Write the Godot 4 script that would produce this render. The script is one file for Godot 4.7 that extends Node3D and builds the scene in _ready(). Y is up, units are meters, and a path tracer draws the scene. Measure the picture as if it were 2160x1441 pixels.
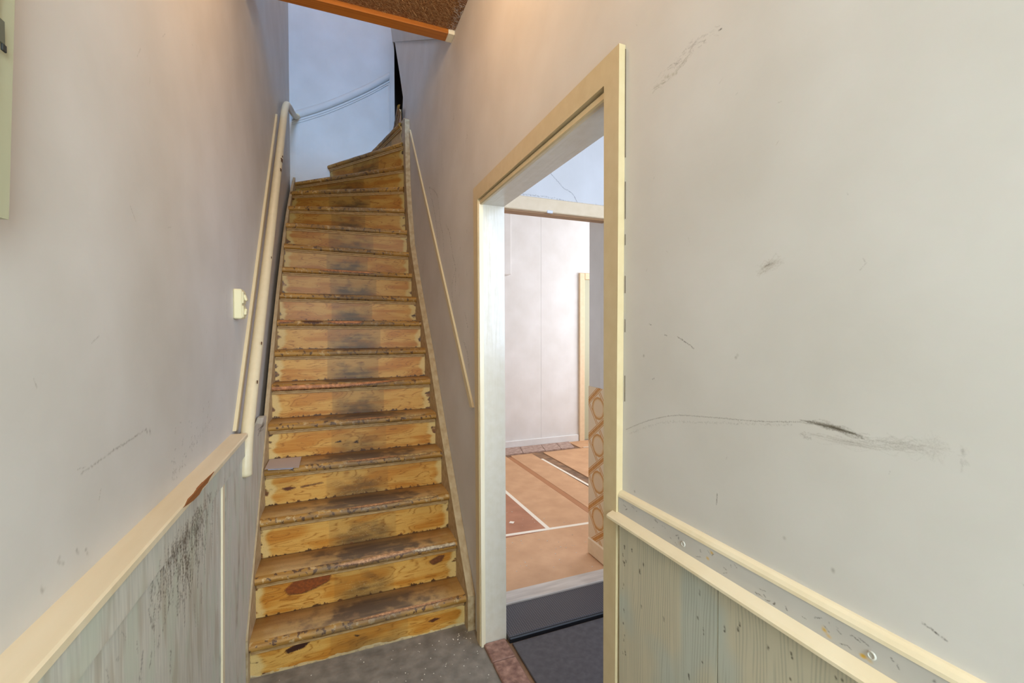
extends Node3D
# Narrow hallway with a steep worn staircase and an open doorway. Metres, y up, hall floor at y = 0.

const XR := 0.6          # inner face of the right stringer
const WR := 0.637        # plaster face of the right wall
const WRB := 0.742       # its other face
const ZB := -4.63        # plaster face of the back wall
const CEIL := 2.98
const RUN_NAMES := {}

# scotia bottoms (height, left z, right z) of the straight steps, from the floor upwards
const STEPS := [
	[0.0935, -2.073, -2.073], [0.2852, -2.226, -2.226], [0.4774, -2.380, -2.380], [0.670, -2.532, -2.532],
	[0.8613, -2.684, -2.684], [1.0527, -2.835, -2.835], [1.2375, -2.985, -2.986], [1.4205, -3.118, -3.127],
	[1.598, -3.254, -3.298], [1.786, -3.424, -3.471], [1.968, -3.560, -3.600], [2.153, -3.739, -3.669],
	[2.344, -4.000, -3.748], [2.531, -4.248, -3.785], [2.710, -4.594, -3.802]]

var names := {}
var rng := RandomNumberGenerator.new()
var M := {}


func xl(z: float) -> float:   # inner face of the left stringer; the left wall runs slightly askew
	return -0.2944 - 0.0198 * (z + 2.3)


# ---------------------------------------------------------------- scene tree helpers
func numbered(called: String, parent: Node) -> String:
	var key := str(parent.get_instance_id()) + called
	var n: int = names.get(key, 0)
	names[key] = n + 1
	return called if n == 0 else "%s_%03d" % [called, n]


func tag(o: Node, label: String, category: String, kind := "", group := "") -> void:
	o.set_meta("label", label)
	o.set_meta("category", category)
	if kind:
		o.set_meta("kind", kind)
	if group:
		o.set_meta("group", group)


func base(called: String, label: String, category: String, kind := "", at := Vector3.ZERO) -> Node3D:
	var o := Node3D.new()
	o.name = numbered(called, self)
	add_child(o, true)
	o.position = at
	tag(o, label, category, kind)
	return o


func put(called: String, st: SurfaceTool, m: Material, parent: Node = self, at := Vector3.ZERO) -> MeshInstance3D:
	st.generate_normals()
	var mi := MeshInstance3D.new()
	mi.mesh = st.commit()
	mi.mesh.surface_set_material(0, m)
	mi.name = numbered(called, parent)
	mi.position = at
	parent.add_child(mi, true)
	return mi


func add_surface(mi: MeshInstance3D, st: SurfaceTool, m: Material) -> void:
	st.generate_normals()
	var mesh: ArrayMesh = mi.mesh
	st.commit(mesh)
	mesh.surface_set_material(mesh.get_surface_count() - 1, m)


# ---------------------------------------------------------------- mesh helpers
func mb(smooth := false) -> SurfaceTool:
	var st := SurfaceTool.new()
	st.begin(Mesh.PRIMITIVE_TRIANGLES)
	st.set_smooth_group(0 if smooth else -1)
	return st


func auto_uv(p: Vector3, n: Vector3) -> Vector2:
	var a := n.abs()
	if a.x >= a.y and a.x >= a.z:
		return Vector2(p.z, -p.y)
	if a.y >= a.z:
		return Vector2(p.x, p.z)
	return Vector2(p.x, -p.y)


# a, b, c anticlockwise seen from outside
func tri(st: SurfaceTool, a: Vector3, b: Vector3, c: Vector3, uv: Array = [], uv2: Array = []) -> void:
	var n := (b - a).cross(c - a)
	if n.length_squared() < 1e-14:
		return
	var p := [a, c, b]
	var q := [0, 2, 1]
	for k in 3:
		st.set_uv(uv[q[k]] if uv.size() else auto_uv(p[k], n))
		if uv2.size():
			st.set_uv2(uv2[q[k]])
		st.add_vertex(p[k])


func quad(st: SurfaceTool, a: Vector3, b: Vector3, c: Vector3, d: Vector3, uv: Array = []) -> void:
	if uv.size():
		tri(st, a, b, c, [uv[0], uv[1], uv[2]])
		tri(st, a, c, d, [uv[0], uv[2], uv[3]])
	else:
		tri(st, a, b, c)
		tri(st, a, c, d)


# box between two corners with chamfered edges; T maps it into place
func box(st: SurfaceTool, lo: Vector3, hi: Vector3, ch := 0.0, T := Transform3D()) -> void:
	var c := (lo + hi) * 0.5
	var h := (hi - lo) * 0.5
	var b: float = minf(ch, minf(h.x, minf(h.y, h.z)) * 0.9)
	var at := func(sx: float, sy: float, sz: float, axis: int) -> Vector3:
		var v := Vector3(sx * (h.x - b), sy * (h.y - b), sz * (h.z - b))
		v[axis] += b * [sx, sy, sz][axis]
		return T * (c + v)
	for ax in 3:
		var u := (ax + 1) % 3
		var w := (ax + 2) % 3
		for s in [-1.0, 1.0]:
			var pts := []
			for k in [[-1, -1], [1, -1], [1, 1], [-1, 1]]:
				var sg := [0.0, 0.0, 0.0]
				sg[ax] = s
				sg[u] = float(k[0])
				sg[w] = float(k[1])
				pts.append(at.call(sg[0], sg[1], sg[2], ax))
			if s < 0:
				pts.reverse()
			quad(st, pts[0], pts[1], pts[2], pts[3])
	if b <= 0.0:
		return
	var mid := T * c
	for ax in 3:   # edges along ax
		var u := (ax + 1) % 3
		var w := (ax + 2) % 3
		for su in [-1.0, 1.0]:
			for sw in [-1.0, 1.0]:
				var e := []
				for k in [[-1.0, u], [1.0, u], [1.0, w], [-1.0, w]]:
					var sg := [0.0, 0.0, 0.0]
					sg[ax] = k[0]
					sg[u] = su
					sg[w] = sw
					e.append(at.call(sg[0], sg[1], sg[2], k[1]))
				facing(st, e, mid)
	for sx in [-1.0, 1.0]:
		for sy in [-1.0, 1.0]:
			for sz in [-1.0, 1.0]:
				facing(st, [at.call(sx, sy, sz, 0), at.call(sx, sy, sz, 1), at.call(sx, sy, sz, 2)], mid)


func facing(st: SurfaceTool, p: Array, mid: Vector3) -> void:   # a face of a convex solid round mid
	var n: Vector3 = (p[1] - p[0]).cross(p[2] - p[0])
	if n.dot(p[0] - mid) < 0:
		p.reverse()
	tri(st, p[0], p[1], p[2])
	if p.size() == 4:
		tri(st, p[0], p[2], p[3])


# a flat polygon thickened: place(point2, side) gives the 3D point, side 0 = shown face, 1 = back
func slab(st: SurfaceTool, poly: PackedVector2Array, place: Callable, uvf = null, uv2f = null, rims := true, back := true) -> void:
	var idx := Geometry2D.triangulate_polygon(poly)
	var flip := false
	if idx.size():
		var a: Vector3 = place.call(poly[idx[0]], 0)
		var n: Vector3 = ((place.call(poly[idx[1]], 0) as Vector3) - a).cross((place.call(poly[idx[2]], 0) as Vector3) - a)
		flip = n.dot(a - (place.call(poly[idx[0]], 1) as Vector3)) < 0
	for k in range(0, idx.size(), 3):
		var t := [poly[idx[k]], poly[idx[k + 1]], poly[idx[k + 2]]]
		if flip:
			t.reverse()
		var uv := [uvf.call(t[0]), uvf.call(t[1]), uvf.call(t[2])] if uvf != null else []
		var uv2 := [uv2f.call(t[0]), uv2f.call(t[1]), uv2f.call(t[2])] if uv2f != null else []
		tri(st, place.call(t[0], 0), place.call(t[1], 0), place.call(t[2], 0), uv, uv2)
		if back:
			tri(st, place.call(t[2], 1), place.call(t[1], 1), place.call(t[0], 1), [uv[2], uv[1], uv[0]] if uv.size() else [], [uv2[2], uv2[1], uv2[0]] if uv2.size() else [])
	if not rims:
		return
	var cw := Geometry2D.is_polygon_clockwise(poly)
	for k in poly.size():
		var p := poly[k]
		var q := poly[(k + 1) % poly.size()]
		var a: Vector3 = place.call(p, 0)
		var b: Vector3 = place.call(q, 0)
		var c: Vector3 = place.call(q, 1)
		var d: Vector3 = place.call(p, 1)
		# outward in the plane: to the right of the direction of travel when anticlockwise
		var out2 := Vector2(q.y - p.y, p.x - q.x) * (-1.0 if cw else 1.0)
		var o3: Vector3 = (place.call(p + out2 * 0.01, 0) as Vector3) - a
		var r := [a, b, c, d]
		if (b - a).cross(c - a).dot(o3) < 0:
			r.reverse()
		if uv2f != null:
			tri(st, r[0], r[1], r[2], [], [Vector2.ZERO, Vector2.ZERO, Vector2.ZERO])
			tri(st, r[0], r[2], r[3], [], [Vector2.ZERO, Vector2.ZERO, Vector2.ZERO])
		else:
			quad(st, r[0], r[1], r[2], r[3])


# rings of equal length joined one to the next; closed rings, with caps at both ends
func loft(st: SurfaceTool, rings: Array, closed := true, caps := true, uvs = null) -> void:
	var n: int = rings[0].size()
	for i in rings.size() - 1:
		for k in (n if closed else n - 1):
			var k2 := (k + 1) % n
			var uv := []
			if uvs != null:
				uv = [uvs.call(i, k), uvs.call(i + 1, k), uvs.call(i + 1, k + 1), uvs.call(i, k + 1)]
			quad(st, rings[i][k], rings[i + 1][k], rings[i + 1][k2], rings[i][k2], uv)
	if caps and closed:
		st.set_smooth_group(-1)
		for e in [0, rings.size() - 1]:
			var mid := Vector3.ZERO
			for p in rings[e]:
				mid += p
			mid /= n
			for k in n:
				var a: Vector3 = rings[e][k]
				var b: Vector3 = rings[e][(k + 1) % n]
				var u2 := [Vector2(0.02, 0.9), Vector2(0.02, 0.95), Vector2(0.04, 0.9)] if uvs != null else []
				if e == 0:
					tri(st, mid, a, b, u2)
				else:
					tri(st, mid, b, a, u2)


# a round bar along a path; radii per point
func tube(st: SurfaceTool, path: Array, radius: Callable, sides := 16) -> void:
	var rings := []
	for i in path.size():
		var d: Vector3 = (path[mini(i + 1, path.size() - 1)] - path[maxi(i - 1, 0)]).normalized()
		var u := Vector3.RIGHT.slide(d).normalized()
		if absf(d.x) > 0.9:
			u = Vector3.FORWARD.slide(d).normalized()
		var w := d.cross(u)
		var r: float = radius.call(float(i) / (path.size() - 1))
		var ring := []
		for k in sides:
			var a := TAU * k / sides
			ring.append(path[i] + (u * cos(a) + w * sin(a)) * r)
		ring.reverse()
		rings.append(ring)
	loft(st, rings)


func smooth_path(pts: Array, per := 6) -> Array:
	var out := []
	for i in pts.size() - 1:
		for k in per:
			out.append((pts[i] as Vector3).cubic_interpolate(pts[i + 1], pts[maxi(i - 1, 0)], pts[mini(i + 2, pts.size() - 1)], float(k) / per))
	out.append(pts[-1])
	return out


# ---------------------------------------------------------------- textures
func noise(seed_: int, freq: float, w: int, h: int, octaves := 4, sx := 1, sy := 1, kind := FastNoiseLite.TYPE_SIMPLEX_SMOOTH) -> Image:
	var f := FastNoiseLite.new()
	f.seed = seed_
	f.noise_type = kind
	f.frequency = freq
	f.fractal_octaves = octaves
	var im := f.get_seamless_image(maxi(w / sx, 8), maxi(h / sy, 8), false, false, 0.15, true)
	if sx > 1 or sy > 1:
		im.resize(w, h, Image.INTERPOLATE_CUBIC)
	return im


func grey(seed_: int, freq: float, w: int, h: int, lo: Color, hi: Color, octaves := 4, sx := 1, sy := 1, gamma := 1.0) -> Image:
	var d := noise(seed_, freq, w, h, octaves, sx, sy).get_data()
	var out := PackedByteArray()
	out.resize(w * h * 3)
	var lut := PackedByteArray()
	for k in 256:
		var c := lo.lerp(hi, pow(k / 255.0, gamma))
		lut.append(int(c.r * 255))
		lut.append(int(c.g * 255))
		lut.append(int(c.b * 255))
	for i in w * h:
		var v := d[i] * 3
		out[i * 3] = lut[v]
		out[i * 3 + 1] = lut[v + 1]
		out[i * 3 + 2] = lut[v + 2]
	return Image.create_from_data(w, h, false, Image.FORMAT_RGB8, out)


func tex(im: Image) -> ImageTexture:
	return ImageTexture.create_from_image(im)


func canvas(w: int, h: int) -> Image:
	var im := Image.create(w, h, false, Image.FORMAT_RGBA8)
	im.fill(Color(0.3, 0.28, 0.25, 0))
	return im


# a stroke of soft dabs through points (pixels), broken up by chance
func stroke(im: Image, pts: Array, width: float, col: Color, keep := 1.0, jitter := 0.0, taper := true) -> void:
	var r := maxi(1, int(ceil(width)))
	var stamps := []
	for s in 3:
		var st := Image.create(2 * r + 1, 2 * r + 1, false, Image.FORMAT_RGBA8)
		for y in 2 * r + 1:
			for x in 2 * r + 1:
				var d := Vector2(x - r, y - r).length() / maxf(width, 0.5)
				st.set_pixel(x, y, Color(col.r, col.g, col.b, col.a * clampf(1.15 - d, 0, 1) * [1.0, 0.6, 0.3][s]))
		stamps.append(st)
	for i in pts.size() - 1:
		var a: Vector2 = pts[i]
		var b: Vector2 = pts[i + 1]
		var n := maxi(1, int(a.distance_to(b) / maxf(0.6, width * 0.45)))
		for k in n:
			if rng.randf() > keep:
				continue
			var p := a.lerp(b, float(k) / n) + Vector2(rng.randfn(0, 1), rng.randfn(0, 1)) * jitter
			im.blend_rect(stamps[rng.randi() % 3], Rect2i(0, 0, 2 * r + 1, 2 * r + 1), Vector2i(p) - Vector2i(r, r))


func curve2(pts: Array, n := 24) -> Array:
	var c := Curve2D.new()
	for i in pts.size():
		var t: Vector2 = (pts[mini(i + 1, pts.size() - 1)] - pts[maxi(i - 1, 0)]) / 6.0
		c.add_point(pts[i], -t, t)
	var out := []
	for k in n + 1:
		out.append(c.sample_baked(c.get_baked_length() * k / n))
	return out


func mat(col: Color, rough := 0.7, opts := {}) -> StandardMaterial3D:
	var m := StandardMaterial3D.new()
	m.albedo_color = col
	m.roughness = rough
	for k in opts:
		m.set(k, opts[k])
	return m


func textured(albedo: Texture2D, rough: float, scale := Vector3.ONE, bump: Texture2D = null, depth := 0.1, tint := Color.WHITE) -> StandardMaterial3D:
	var m := mat(tint, rough, {"albedo_texture": albedo, "uv1_scale": scale})
	if bump:
		m.heightmap_enabled = true
		m.heightmap_texture = bump
		m.heightmap_scale = depth
	return m


func tri_mat(albedo: Texture2D, rough: float, scale: Vector3, bump: Texture2D = null, depth := 0.1, tint := Color.WHITE) -> StandardMaterial3D:
	var m := textured(albedo, rough, scale, bump, depth, tint)
	m.uv1_triplanar = true
	m.uv1_world_triplanar = true
	return m


func detail(m: StandardMaterial3D, im: Image) -> StandardMaterial3D:
	var d := m.duplicate() as StandardMaterial3D
	d.detail_enabled = true
	d.detail_albedo = tex(im)
	d.detail_blend_mode = BaseMaterial3D.BLEND_MODE_MIX
	d.detail_uv_layer = BaseMaterial3D.DETAIL_UV_2
	return d


const PLASTER := Color(0.835, 0.815, 0.795)
const CREAM := Color(0.86, 0.80, 0.66)

var n_streak: PackedByteArray
var n_blotch: PackedByteArray
var n_speck: PackedByteArray
var n_swirl: PackedByteArray
const NW := 1024
const NH := 256


func nv(d: PackedByteArray, x: int, y: int) -> float:
	return d[(y & 255) * NW + (x & 1023)] / 255.0


func sm(a: float, b: float, x: float) -> float:
	var t := clampf((x - a) / (b - a), 0, 1)
	return t * t * (3 - 2 * t)


# brush-grained ochre paint on a riser, dirtied where a runner lay, chipped along its edges
func riser_image(k: int, w: int, h: int) -> Image:
	var im := Image.create(w, h, false, Image.FORMAT_RGB8)
	var ox := 97 * k + 31
	var oy := 53 * k
	var pale := Color(0.87, 0.75, 0.50)
	var light := Color(0.84, 0.63, 0.305)
	var dark := Color(0.745, 0.465, 0.13)
	var deep := Color(0.60, 0.35, 0.08)
	var r0 := 0.335 + 0.02 * sin(k * 1.7)
	var r1 := 0.675 + 0.03 * sin(k * 2.9 + 1.0)
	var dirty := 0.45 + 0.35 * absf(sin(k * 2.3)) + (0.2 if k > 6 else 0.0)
	for y in h:
		var v := float(y) / h
		var ny := y * 180 / h
		for x in w:
			var u := float(x) / w
			var nx := x * 700 / w
			var bl := nv(n_blotch, nx + ox, ny + oy)
			var sw := nv(n_swirl, nx + ox * 3, ny + oy * 5)
			var stv := nv(n_streak, nx + ox, ny + oy * 7)
			var sp := nv(n_speck, nx * 2 + ox, ny * 2 + oy)
			var fine := nv(n_streak, nx * 2 + ox * 3, ny * 3 + oy)
			var c := light.lerp(dark, clampf(sm(0.30, 0.70, sw) * 0.80 + (fine - 0.5) * 0.55 + (stv - 0.5) * 0.35, 0, 1))
			var ln := 1.0 - absf(sin(v * 7.0 + sw * 22.0 + fine * 0.8))
			c = c.lerp(deep, ln * ln * ln * sm(0.36, 0.62, bl) * 0.85)
			var e := minf(u, 1.0 - u) + (sw - 0.5) * 0.05
			c = c.lerp(pale, (1.0 - sm(0.022, 0.05, e)) * 0.85)
			c = c.lerp(pale, (1.0 - sm(0.02, 0.10, minf(v, 1.0 - v) + (bl - 0.5) * 0.10)) * 0.22)
			var run := sm(r0 - 0.006, r0 + 0.006, u) * (1.0 - sm(r1 - 0.006, r1 + 0.006, u))
			var mid := sm(r0 - 0.02, r0 + 0.12, u) * (1.0 - sm(r1 - 0.12, r1 + 0.02, u))
			var grime := run * (0.16 if k < 5 else 0.28) + mid * dirty * 1.35 * sm(0.2, 0.95, v + (bl - 0.5) * 0.6) * (0.35 + stv * 0.7)
			c = c.lerp(Color(0.33, 0.24, 0.14), clampf(grime * 0.72, 0, 0.88))
			c = c.lerp(Color(0.48, 0.35, 0.2), sm(0.58, 0.85, sp) * 0.16)
			var cn := nv(n_blotch, nx * 3 + ox * 5, 40 + k * 29 + ny / 2) * 0.75 + nv(n_speck, nx + ox, 20 + k * 17 + ny) * 0.25
			var cb := nv(n_blotch, nx * 3 + ox * 9, 140 + k * 41 + ny / 2) * 0.75 + nv(n_speck, nx + ox, 90 + k * 13 + ny) * 0.25
			var cd := maxf((cn - 0.50) * 0.36 - v, maxf((cb - 0.47) * 0.30 - (1.0 - v), (bl - 0.62) * 0.08 - e))
			c = c.lerp(Color(0.28, 0.165, 0.08).lerp(Color(0.46, 0.26, 0.11), sm(0.4, 0.7, stv)), sm(-0.006, 0.012, cd) * 0.88)
			c = c.lerp(Color(0.30, 0.19, 0.09), (1.0 - sm(0.0, 0.03, minf(v, 1.0 - v))) * 0.45)
			if k == 0 and v > 0.90 + (bl - 0.5) * 0.2:
				c = c.lerp(Color(0.83, 0.78, 0.66), 0.6)
			if sp > 0.88 and bl > 0.58:
				c = c.lerp(Color(0.2, 0.12, 0.07), 0.8)
			if (k == 2 or k == 3 or k == 1) and mid > 0.5 and sp < 0.13 and v > 0.45:
				c = Color(0.86, 0.82, 0.74)
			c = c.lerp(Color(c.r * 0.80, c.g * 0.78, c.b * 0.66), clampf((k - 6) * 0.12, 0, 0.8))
			im.set_pixel(x, y, c)
	return im


# worn tread: v 0..0.7 is the walking surface from back to front, the rest is the rounded nosing
func tread_image(k: int, w: int, h: int) -> Image:
	var im := Image.create(w, h, false, Image.FORMAT_RGB8)
	var ox := 131 * k + 7
	var oy := 71 * k
	var wood := Color(0.82, 0.69, 0.475)
	var worn := Color(0.385, 0.325, 0.28)
	var raw := Color(0.85, 0.66, 0.45)
	var paint := Color(0.70, 0.51, 0.23)
	var ochre := Color(0.60, 0.41, 0.15)
	var red := 1.0 if k in [7, 10, 5] else 0.55 + 0.35 * sin(k * 1.9)
	for y in h:
		var v := float(y) / h
		var ny := y * 200 / h
		for x in w:
			var u := float(x) / w
			var nx := x * 800 / w
			var bl := nv(n_blotch, nx + ox, ny + oy)
			var stv := nv(n_streak, nx + ox, ny + oy * 3)
			var sp := nv(n_speck, nx * 2 + ox, ny * 2 + oy)
			var mid := sm(0.2, 0.45, u + (bl - 0.5) * 0.35) * (1.0 - sm(0.62, 0.9, u + (bl - 0.5) * 0.35))
			var c := wood.lerp(Color(0.68, 0.55, 0.37), stv)
			if v < 0.7:
				c = c.lerp(worn, clampf(mid * (0.55 + stv * 0.8) * sm(0.0, 0.3, v), 0, 0.92))
				c = c.lerp(raw, sm(0.5, 0.72, v + (bl - 0.5) * 0.35) * sm(0.40, 0.68, stv + (bl - 0.5) * 0.5) * 0.62 * red)
				c = c.lerp(paint, (1.0 - sm(0.02, 0.12, minf(u, 1.0 - u) + (bl - 0.5) * 0.1)) * 0.5)
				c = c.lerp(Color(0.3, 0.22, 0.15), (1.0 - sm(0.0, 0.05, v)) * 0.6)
			else:
				var keep := sm(0.40, 0.48, nv(n_blotch, nx * 3 + ox * 3, ny * 2 + oy * 3) * 0.8 + nv(n_speck, nx + ox, ny + oy) * 0.2 + absf(u - 0.5) * 0.22 + (v - 0.85) * 0.5)
				c = c.lerp(raw, (1.0 - keep) * sm(0.5, 0.8, red + (bl - 0.5)) * 0.3)
				c = c.lerp(Color(0.30, 0.18, 0.09), (1.0 - keep) * sm(0.35, 0.55, bl + (sp - 0.5) * 0.3) * 0.85)
				c = c.lerp(paint.lerp(ochre, sm(0.3, 0.7, stv)), keep * 0.9)
				c = c.lerp(worn, mid * 0.45)
			if sp > 0.84:
				c = c.lerp(Color(0.25, 0.18, 0.12), 0.6)
			elif sp < 0.10:
				c = c.lerp(Color(0.82, 0.74, 0.60), 0.5)
			im.set_pixel(x, y, c)
	return im


func panel_image() -> Image:   # fine upright grain under thin grey-green paint
	var a := noise(28, 0.16, 512, 512, 3, 1, 16).get_data()
	var b := noise(29, 0.012, 512, 512, 4, 1, 2).get_data()
	var c := noise(30, 0.02, 512, 512, 3, 1, 6).get_data()
	var im := Image.create(512, 512, false, Image.FORMAT_RGB8)
	for y in 512:
		for x in 512:
			var i := y * 512 + x
			var v := 0.90 + (a[i] - 128) / 255.0 * 0.13
			var q := Color(v, v, v * 0.985).lerp(Color(0.86, 0.90, 0.86), sm(0.45, 0.75, b[i] / 255.0) * 0.6)
			im.set_pixel(x, y, q.lerp(Color(0.76, 0.72, 0.66), sm(0.58, 0.85, c[i] / 255.0) * 0.45))
	return im


# many thin broken lines side by side: a rubbed smear
func smear(im: Image, pts: Array, spread: float, n: int, col: Color, seg := 0) -> void:
	var c := curve2(pts, 30)
	for k in n:
		var off := Vector2(rng.randfn(0, 0.3), rng.randfn(0, 1)) * spread
		var a := rng.randi_range(0, 30 - seg) if seg else rng.randi_range(0, 14)
		var b := a + seg if seg else rng.randi_range(a + 4, 30)
		var line := []
		for i in range(a, b + 1):
			line.append(c[i] + off * (0.7 + 0.3 * sin(i * 0.7 + k)))
		stroke(im, line, rng.randf_range(0.7, 1.4), Color(col.r, col.g, col.b, col.a * rng.randf_range(0.4, 1.0)), 0.85, 0.25)


func make_materials() -> void:
	n_streak = noise(11, 0.035, NW, NH, 4, 12, 1).get_data()
	n_blotch = noise(12, 0.012, NW, NH, 4).get_data()
	n_speck = noise(13, 0.11, NW, NH, 2).get_data()
	n_swirl = noise(14, 0.009, NW, NH, 2, 3, 1).get_data()
	var mottle := tex(grey(21, 0.006, 512, 512, Color(0.955, 0.95, 0.94), Color(1, 1, 1), 5))
	var brush := tex(noise(22, 0.05, 512, 512, 4, 10, 1))       # strokes along the wall
	var brush_up := tex(noise(23, 0.06, 512, 512, 4, 1, 12))    # strokes up the wall
	M.plaster = textured(mottle, 0.62, Vector3(0.9, 0.9, 0.9), brush, 0.03, PLASTER)
	M.plaster_up = textured(mottle, 0.6, Vector3(0.9, 0.9, 0.9), brush_up, 0.03, PLASTER)
	M.plaster_tri = tri_mat(mottle, 0.65, Vector3.ONE * 0.9, brush_up, 0.025, PLASTER)
	M.white_tri = tri_mat(mottle, 0.6, Vector3.ONE * 0.9, brush_up, 0.02, Color(0.90, 0.895, 0.885))
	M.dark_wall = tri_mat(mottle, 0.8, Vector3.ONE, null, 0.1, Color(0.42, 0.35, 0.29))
	var worn_paint := tex(grey(25, 0.03, 512, 512, Color(0.965, 0.955, 0.93), Color(1, 1, 1), 5))
	M.cream = tri_mat(worn_paint, 0.42, Vector3.ONE * 1.3, brush_up, 0.015, CREAM)
	M.cream_gloss = tri_mat(worn_paint, 0.22, Vector3.ONE * 1.3, brush_up, 0.04, Color(0.84, 0.80, 0.73))
	M.architrave = tri_mat(worn_paint, 0.40, Vector3.ONE * 1.3, brush_up, 0.015, Color(0.83, 0.75, 0.60))
	M.cap = tri_mat(tex(grey(26, 0.02, 512, 512, Color(0.93, 0.90, 0.84), Color(1, 1, 1), 5, 1, 8, 0.6)), 0.5, Vector3.ONE * 1.2, null, 0.1, Color(0.93, 0.875, 0.765))
	M.rail = tri_mat(worn_paint, 0.38, Vector3.ONE * 2.0, null, 0.1, Color(0.88, 0.82, 0.69))
	M.stringer = tri_mat(tex(grey(27, 0.03, 512, 512, Color(0.72, 0.63, 0.48), Color(1, 0.98, 0.94), 5, 1, 1, 0.55)), 0.55, Vector3.ONE * 1.5, null, 0.1, Color(0.78, 0.71, 0.60))
	M.scotia = tri_mat(tex(grey(24, 0.05, 512, 512, Color(0.62, 0.50, 0.34), Color(1, 1, 1), 5, 4, 1, 0.5)), 0.5, Vector3.ONE * 3.0, null, 0.1, Color(0.80, 0.66, 0.46))
	M.grey_panel = textured(tex(panel_image()), 0.55, Vector3(1.4, 1.4, 1), null, 0.02, Color(0.90, 0.88, 0.84))
	M.grey_board = tri_mat(mottle, 0.5, Vector3.ONE, null, 0.1, Color(0.76, 0.745, 0.715))
	M.concrete = tri_mat(tex(grey(31, 0.02, 512, 512, Color(0.42, 0.385, 0.34), Color(0.57, 0.53, 0.475), 6)), 0.85, Vector3.ONE * 1.1, tex(noise(32, 0.08, 256, 256, 5)), 0.25)
	M.stone = tri_mat(tex(grey(33, 0.03, 256, 256, Color(0.42, 0.29, 0.24), Color(0.70, 0.54, 0.46), 5)), 0.8, Vector3.ONE * 3.0, tex(noise(34, 0.06, 256, 256, 4)), 0.2)
	M.board = tri_mat(tex(grey(35, 0.012, 512, 512, Color(0.75, 0.57, 0.41), Color(0.82, 0.64, 0.475), 6)), 0.7, Vector3.ONE * 0.8)
	M.board_red = tri_mat(tex(grey(36, 0.012, 512, 512, Color(0.62, 0.41, 0.29), Color(0.72, 0.50, 0.37), 6)), 0.7, Vector3.ONE * 0.8)
	M.underfloor = tri_mat(tex(grey(37, 0.02, 256, 256, Color(0.40, 0.30, 0.22), Color(0.66, 0.50, 0.36), 5)), 0.8, Vector3.ONE)
	M.tape = mat(Color(0.93, 0.88, 0.80), 0.6)
	M.tile = tri_mat(tex(grey(38, 0.03, 256, 256, Color(0.58, 0.46, 0.40), Color(0.78, 0.68, 0.62), 5)), 0.6, Vector3.ONE * 2.0)
	M.rubber_edge = mat(Color(0.09, 0.09, 0.10), 0.5)
	M.mat_smooth = tri_mat(tex(grey(39, 0.05, 256, 256, Color(0.27, 0.255, 0.26), Color(0.36, 0.34, 0.345), 4)), 0.6, Vector3.ONE * 2.0)
	var dots := Image.create(32, 32, false, Image.FORMAT_RGB8)
	for y in 32:
		for x in 32:
			var a := Vector2((x % 16) - 7.5, (y % 16) - 7.5).length()
			dots.set_pixel(x, y, Color(0.40, 0.37, 0.37).lerp(Color(0.25, 0.235, 0.24), sm(3.5, 5.5, a)))
	var dt := tex(dots)
	M.mat_dotted = tri_mat(dt, 0.6, Vector3.ONE * 45.0, dt, 0.15)
	M.sill = tri_mat(tex(grey(40, 0.04, 256, 256, Color(0.70, 0.64, 0.58), Color(0.84, 0.79, 0.73), 4, 8, 1)), 0.6, Vector3.ONE * 2.0)
	M.switch = mat(Color(0.90, 0.86, 0.70), 0.35)
	M.paper = mat(Color(0.74, 0.68, 0.65), 0.6)
	M.paper_edge = mat(Color(0.72, 0.74, 0.82), 0.6)
	M.varnish = tri_mat(tex(grey(41, 0.03, 512, 512, Color(0.62, 0.35, 0.12), Color(0.78, 0.48, 0.19), 5, 14, 1)), 0.4, Vector3(1, 4, 4))
	M.fibre_back = tri_mat(tex(grey(42, 0.09, 256, 256, Color(0.42, 0.25, 0.12), Color(0.62, 0.41, 0.22), 4)), 0.9, Vector3.ONE * 2.0)
	M.fibre = mat(Color.WHITE, 0.7, {"vertex_color_use_as_albedo": true})
	M.peach = tri_mat(worn_paint, 0.5, Vector3.ONE, null, 0.1, Color(0.90, 0.80, 0.66))
	M.cabinet = mat(Color(0.70, 0.695, 0.58), 0.45)
	M.gap = mat(Color(0.34, 0.27, 0.20), 0.9)
	M.crumb = mat(Color(0.85, 0.81, 0.74), 0.9)


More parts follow.
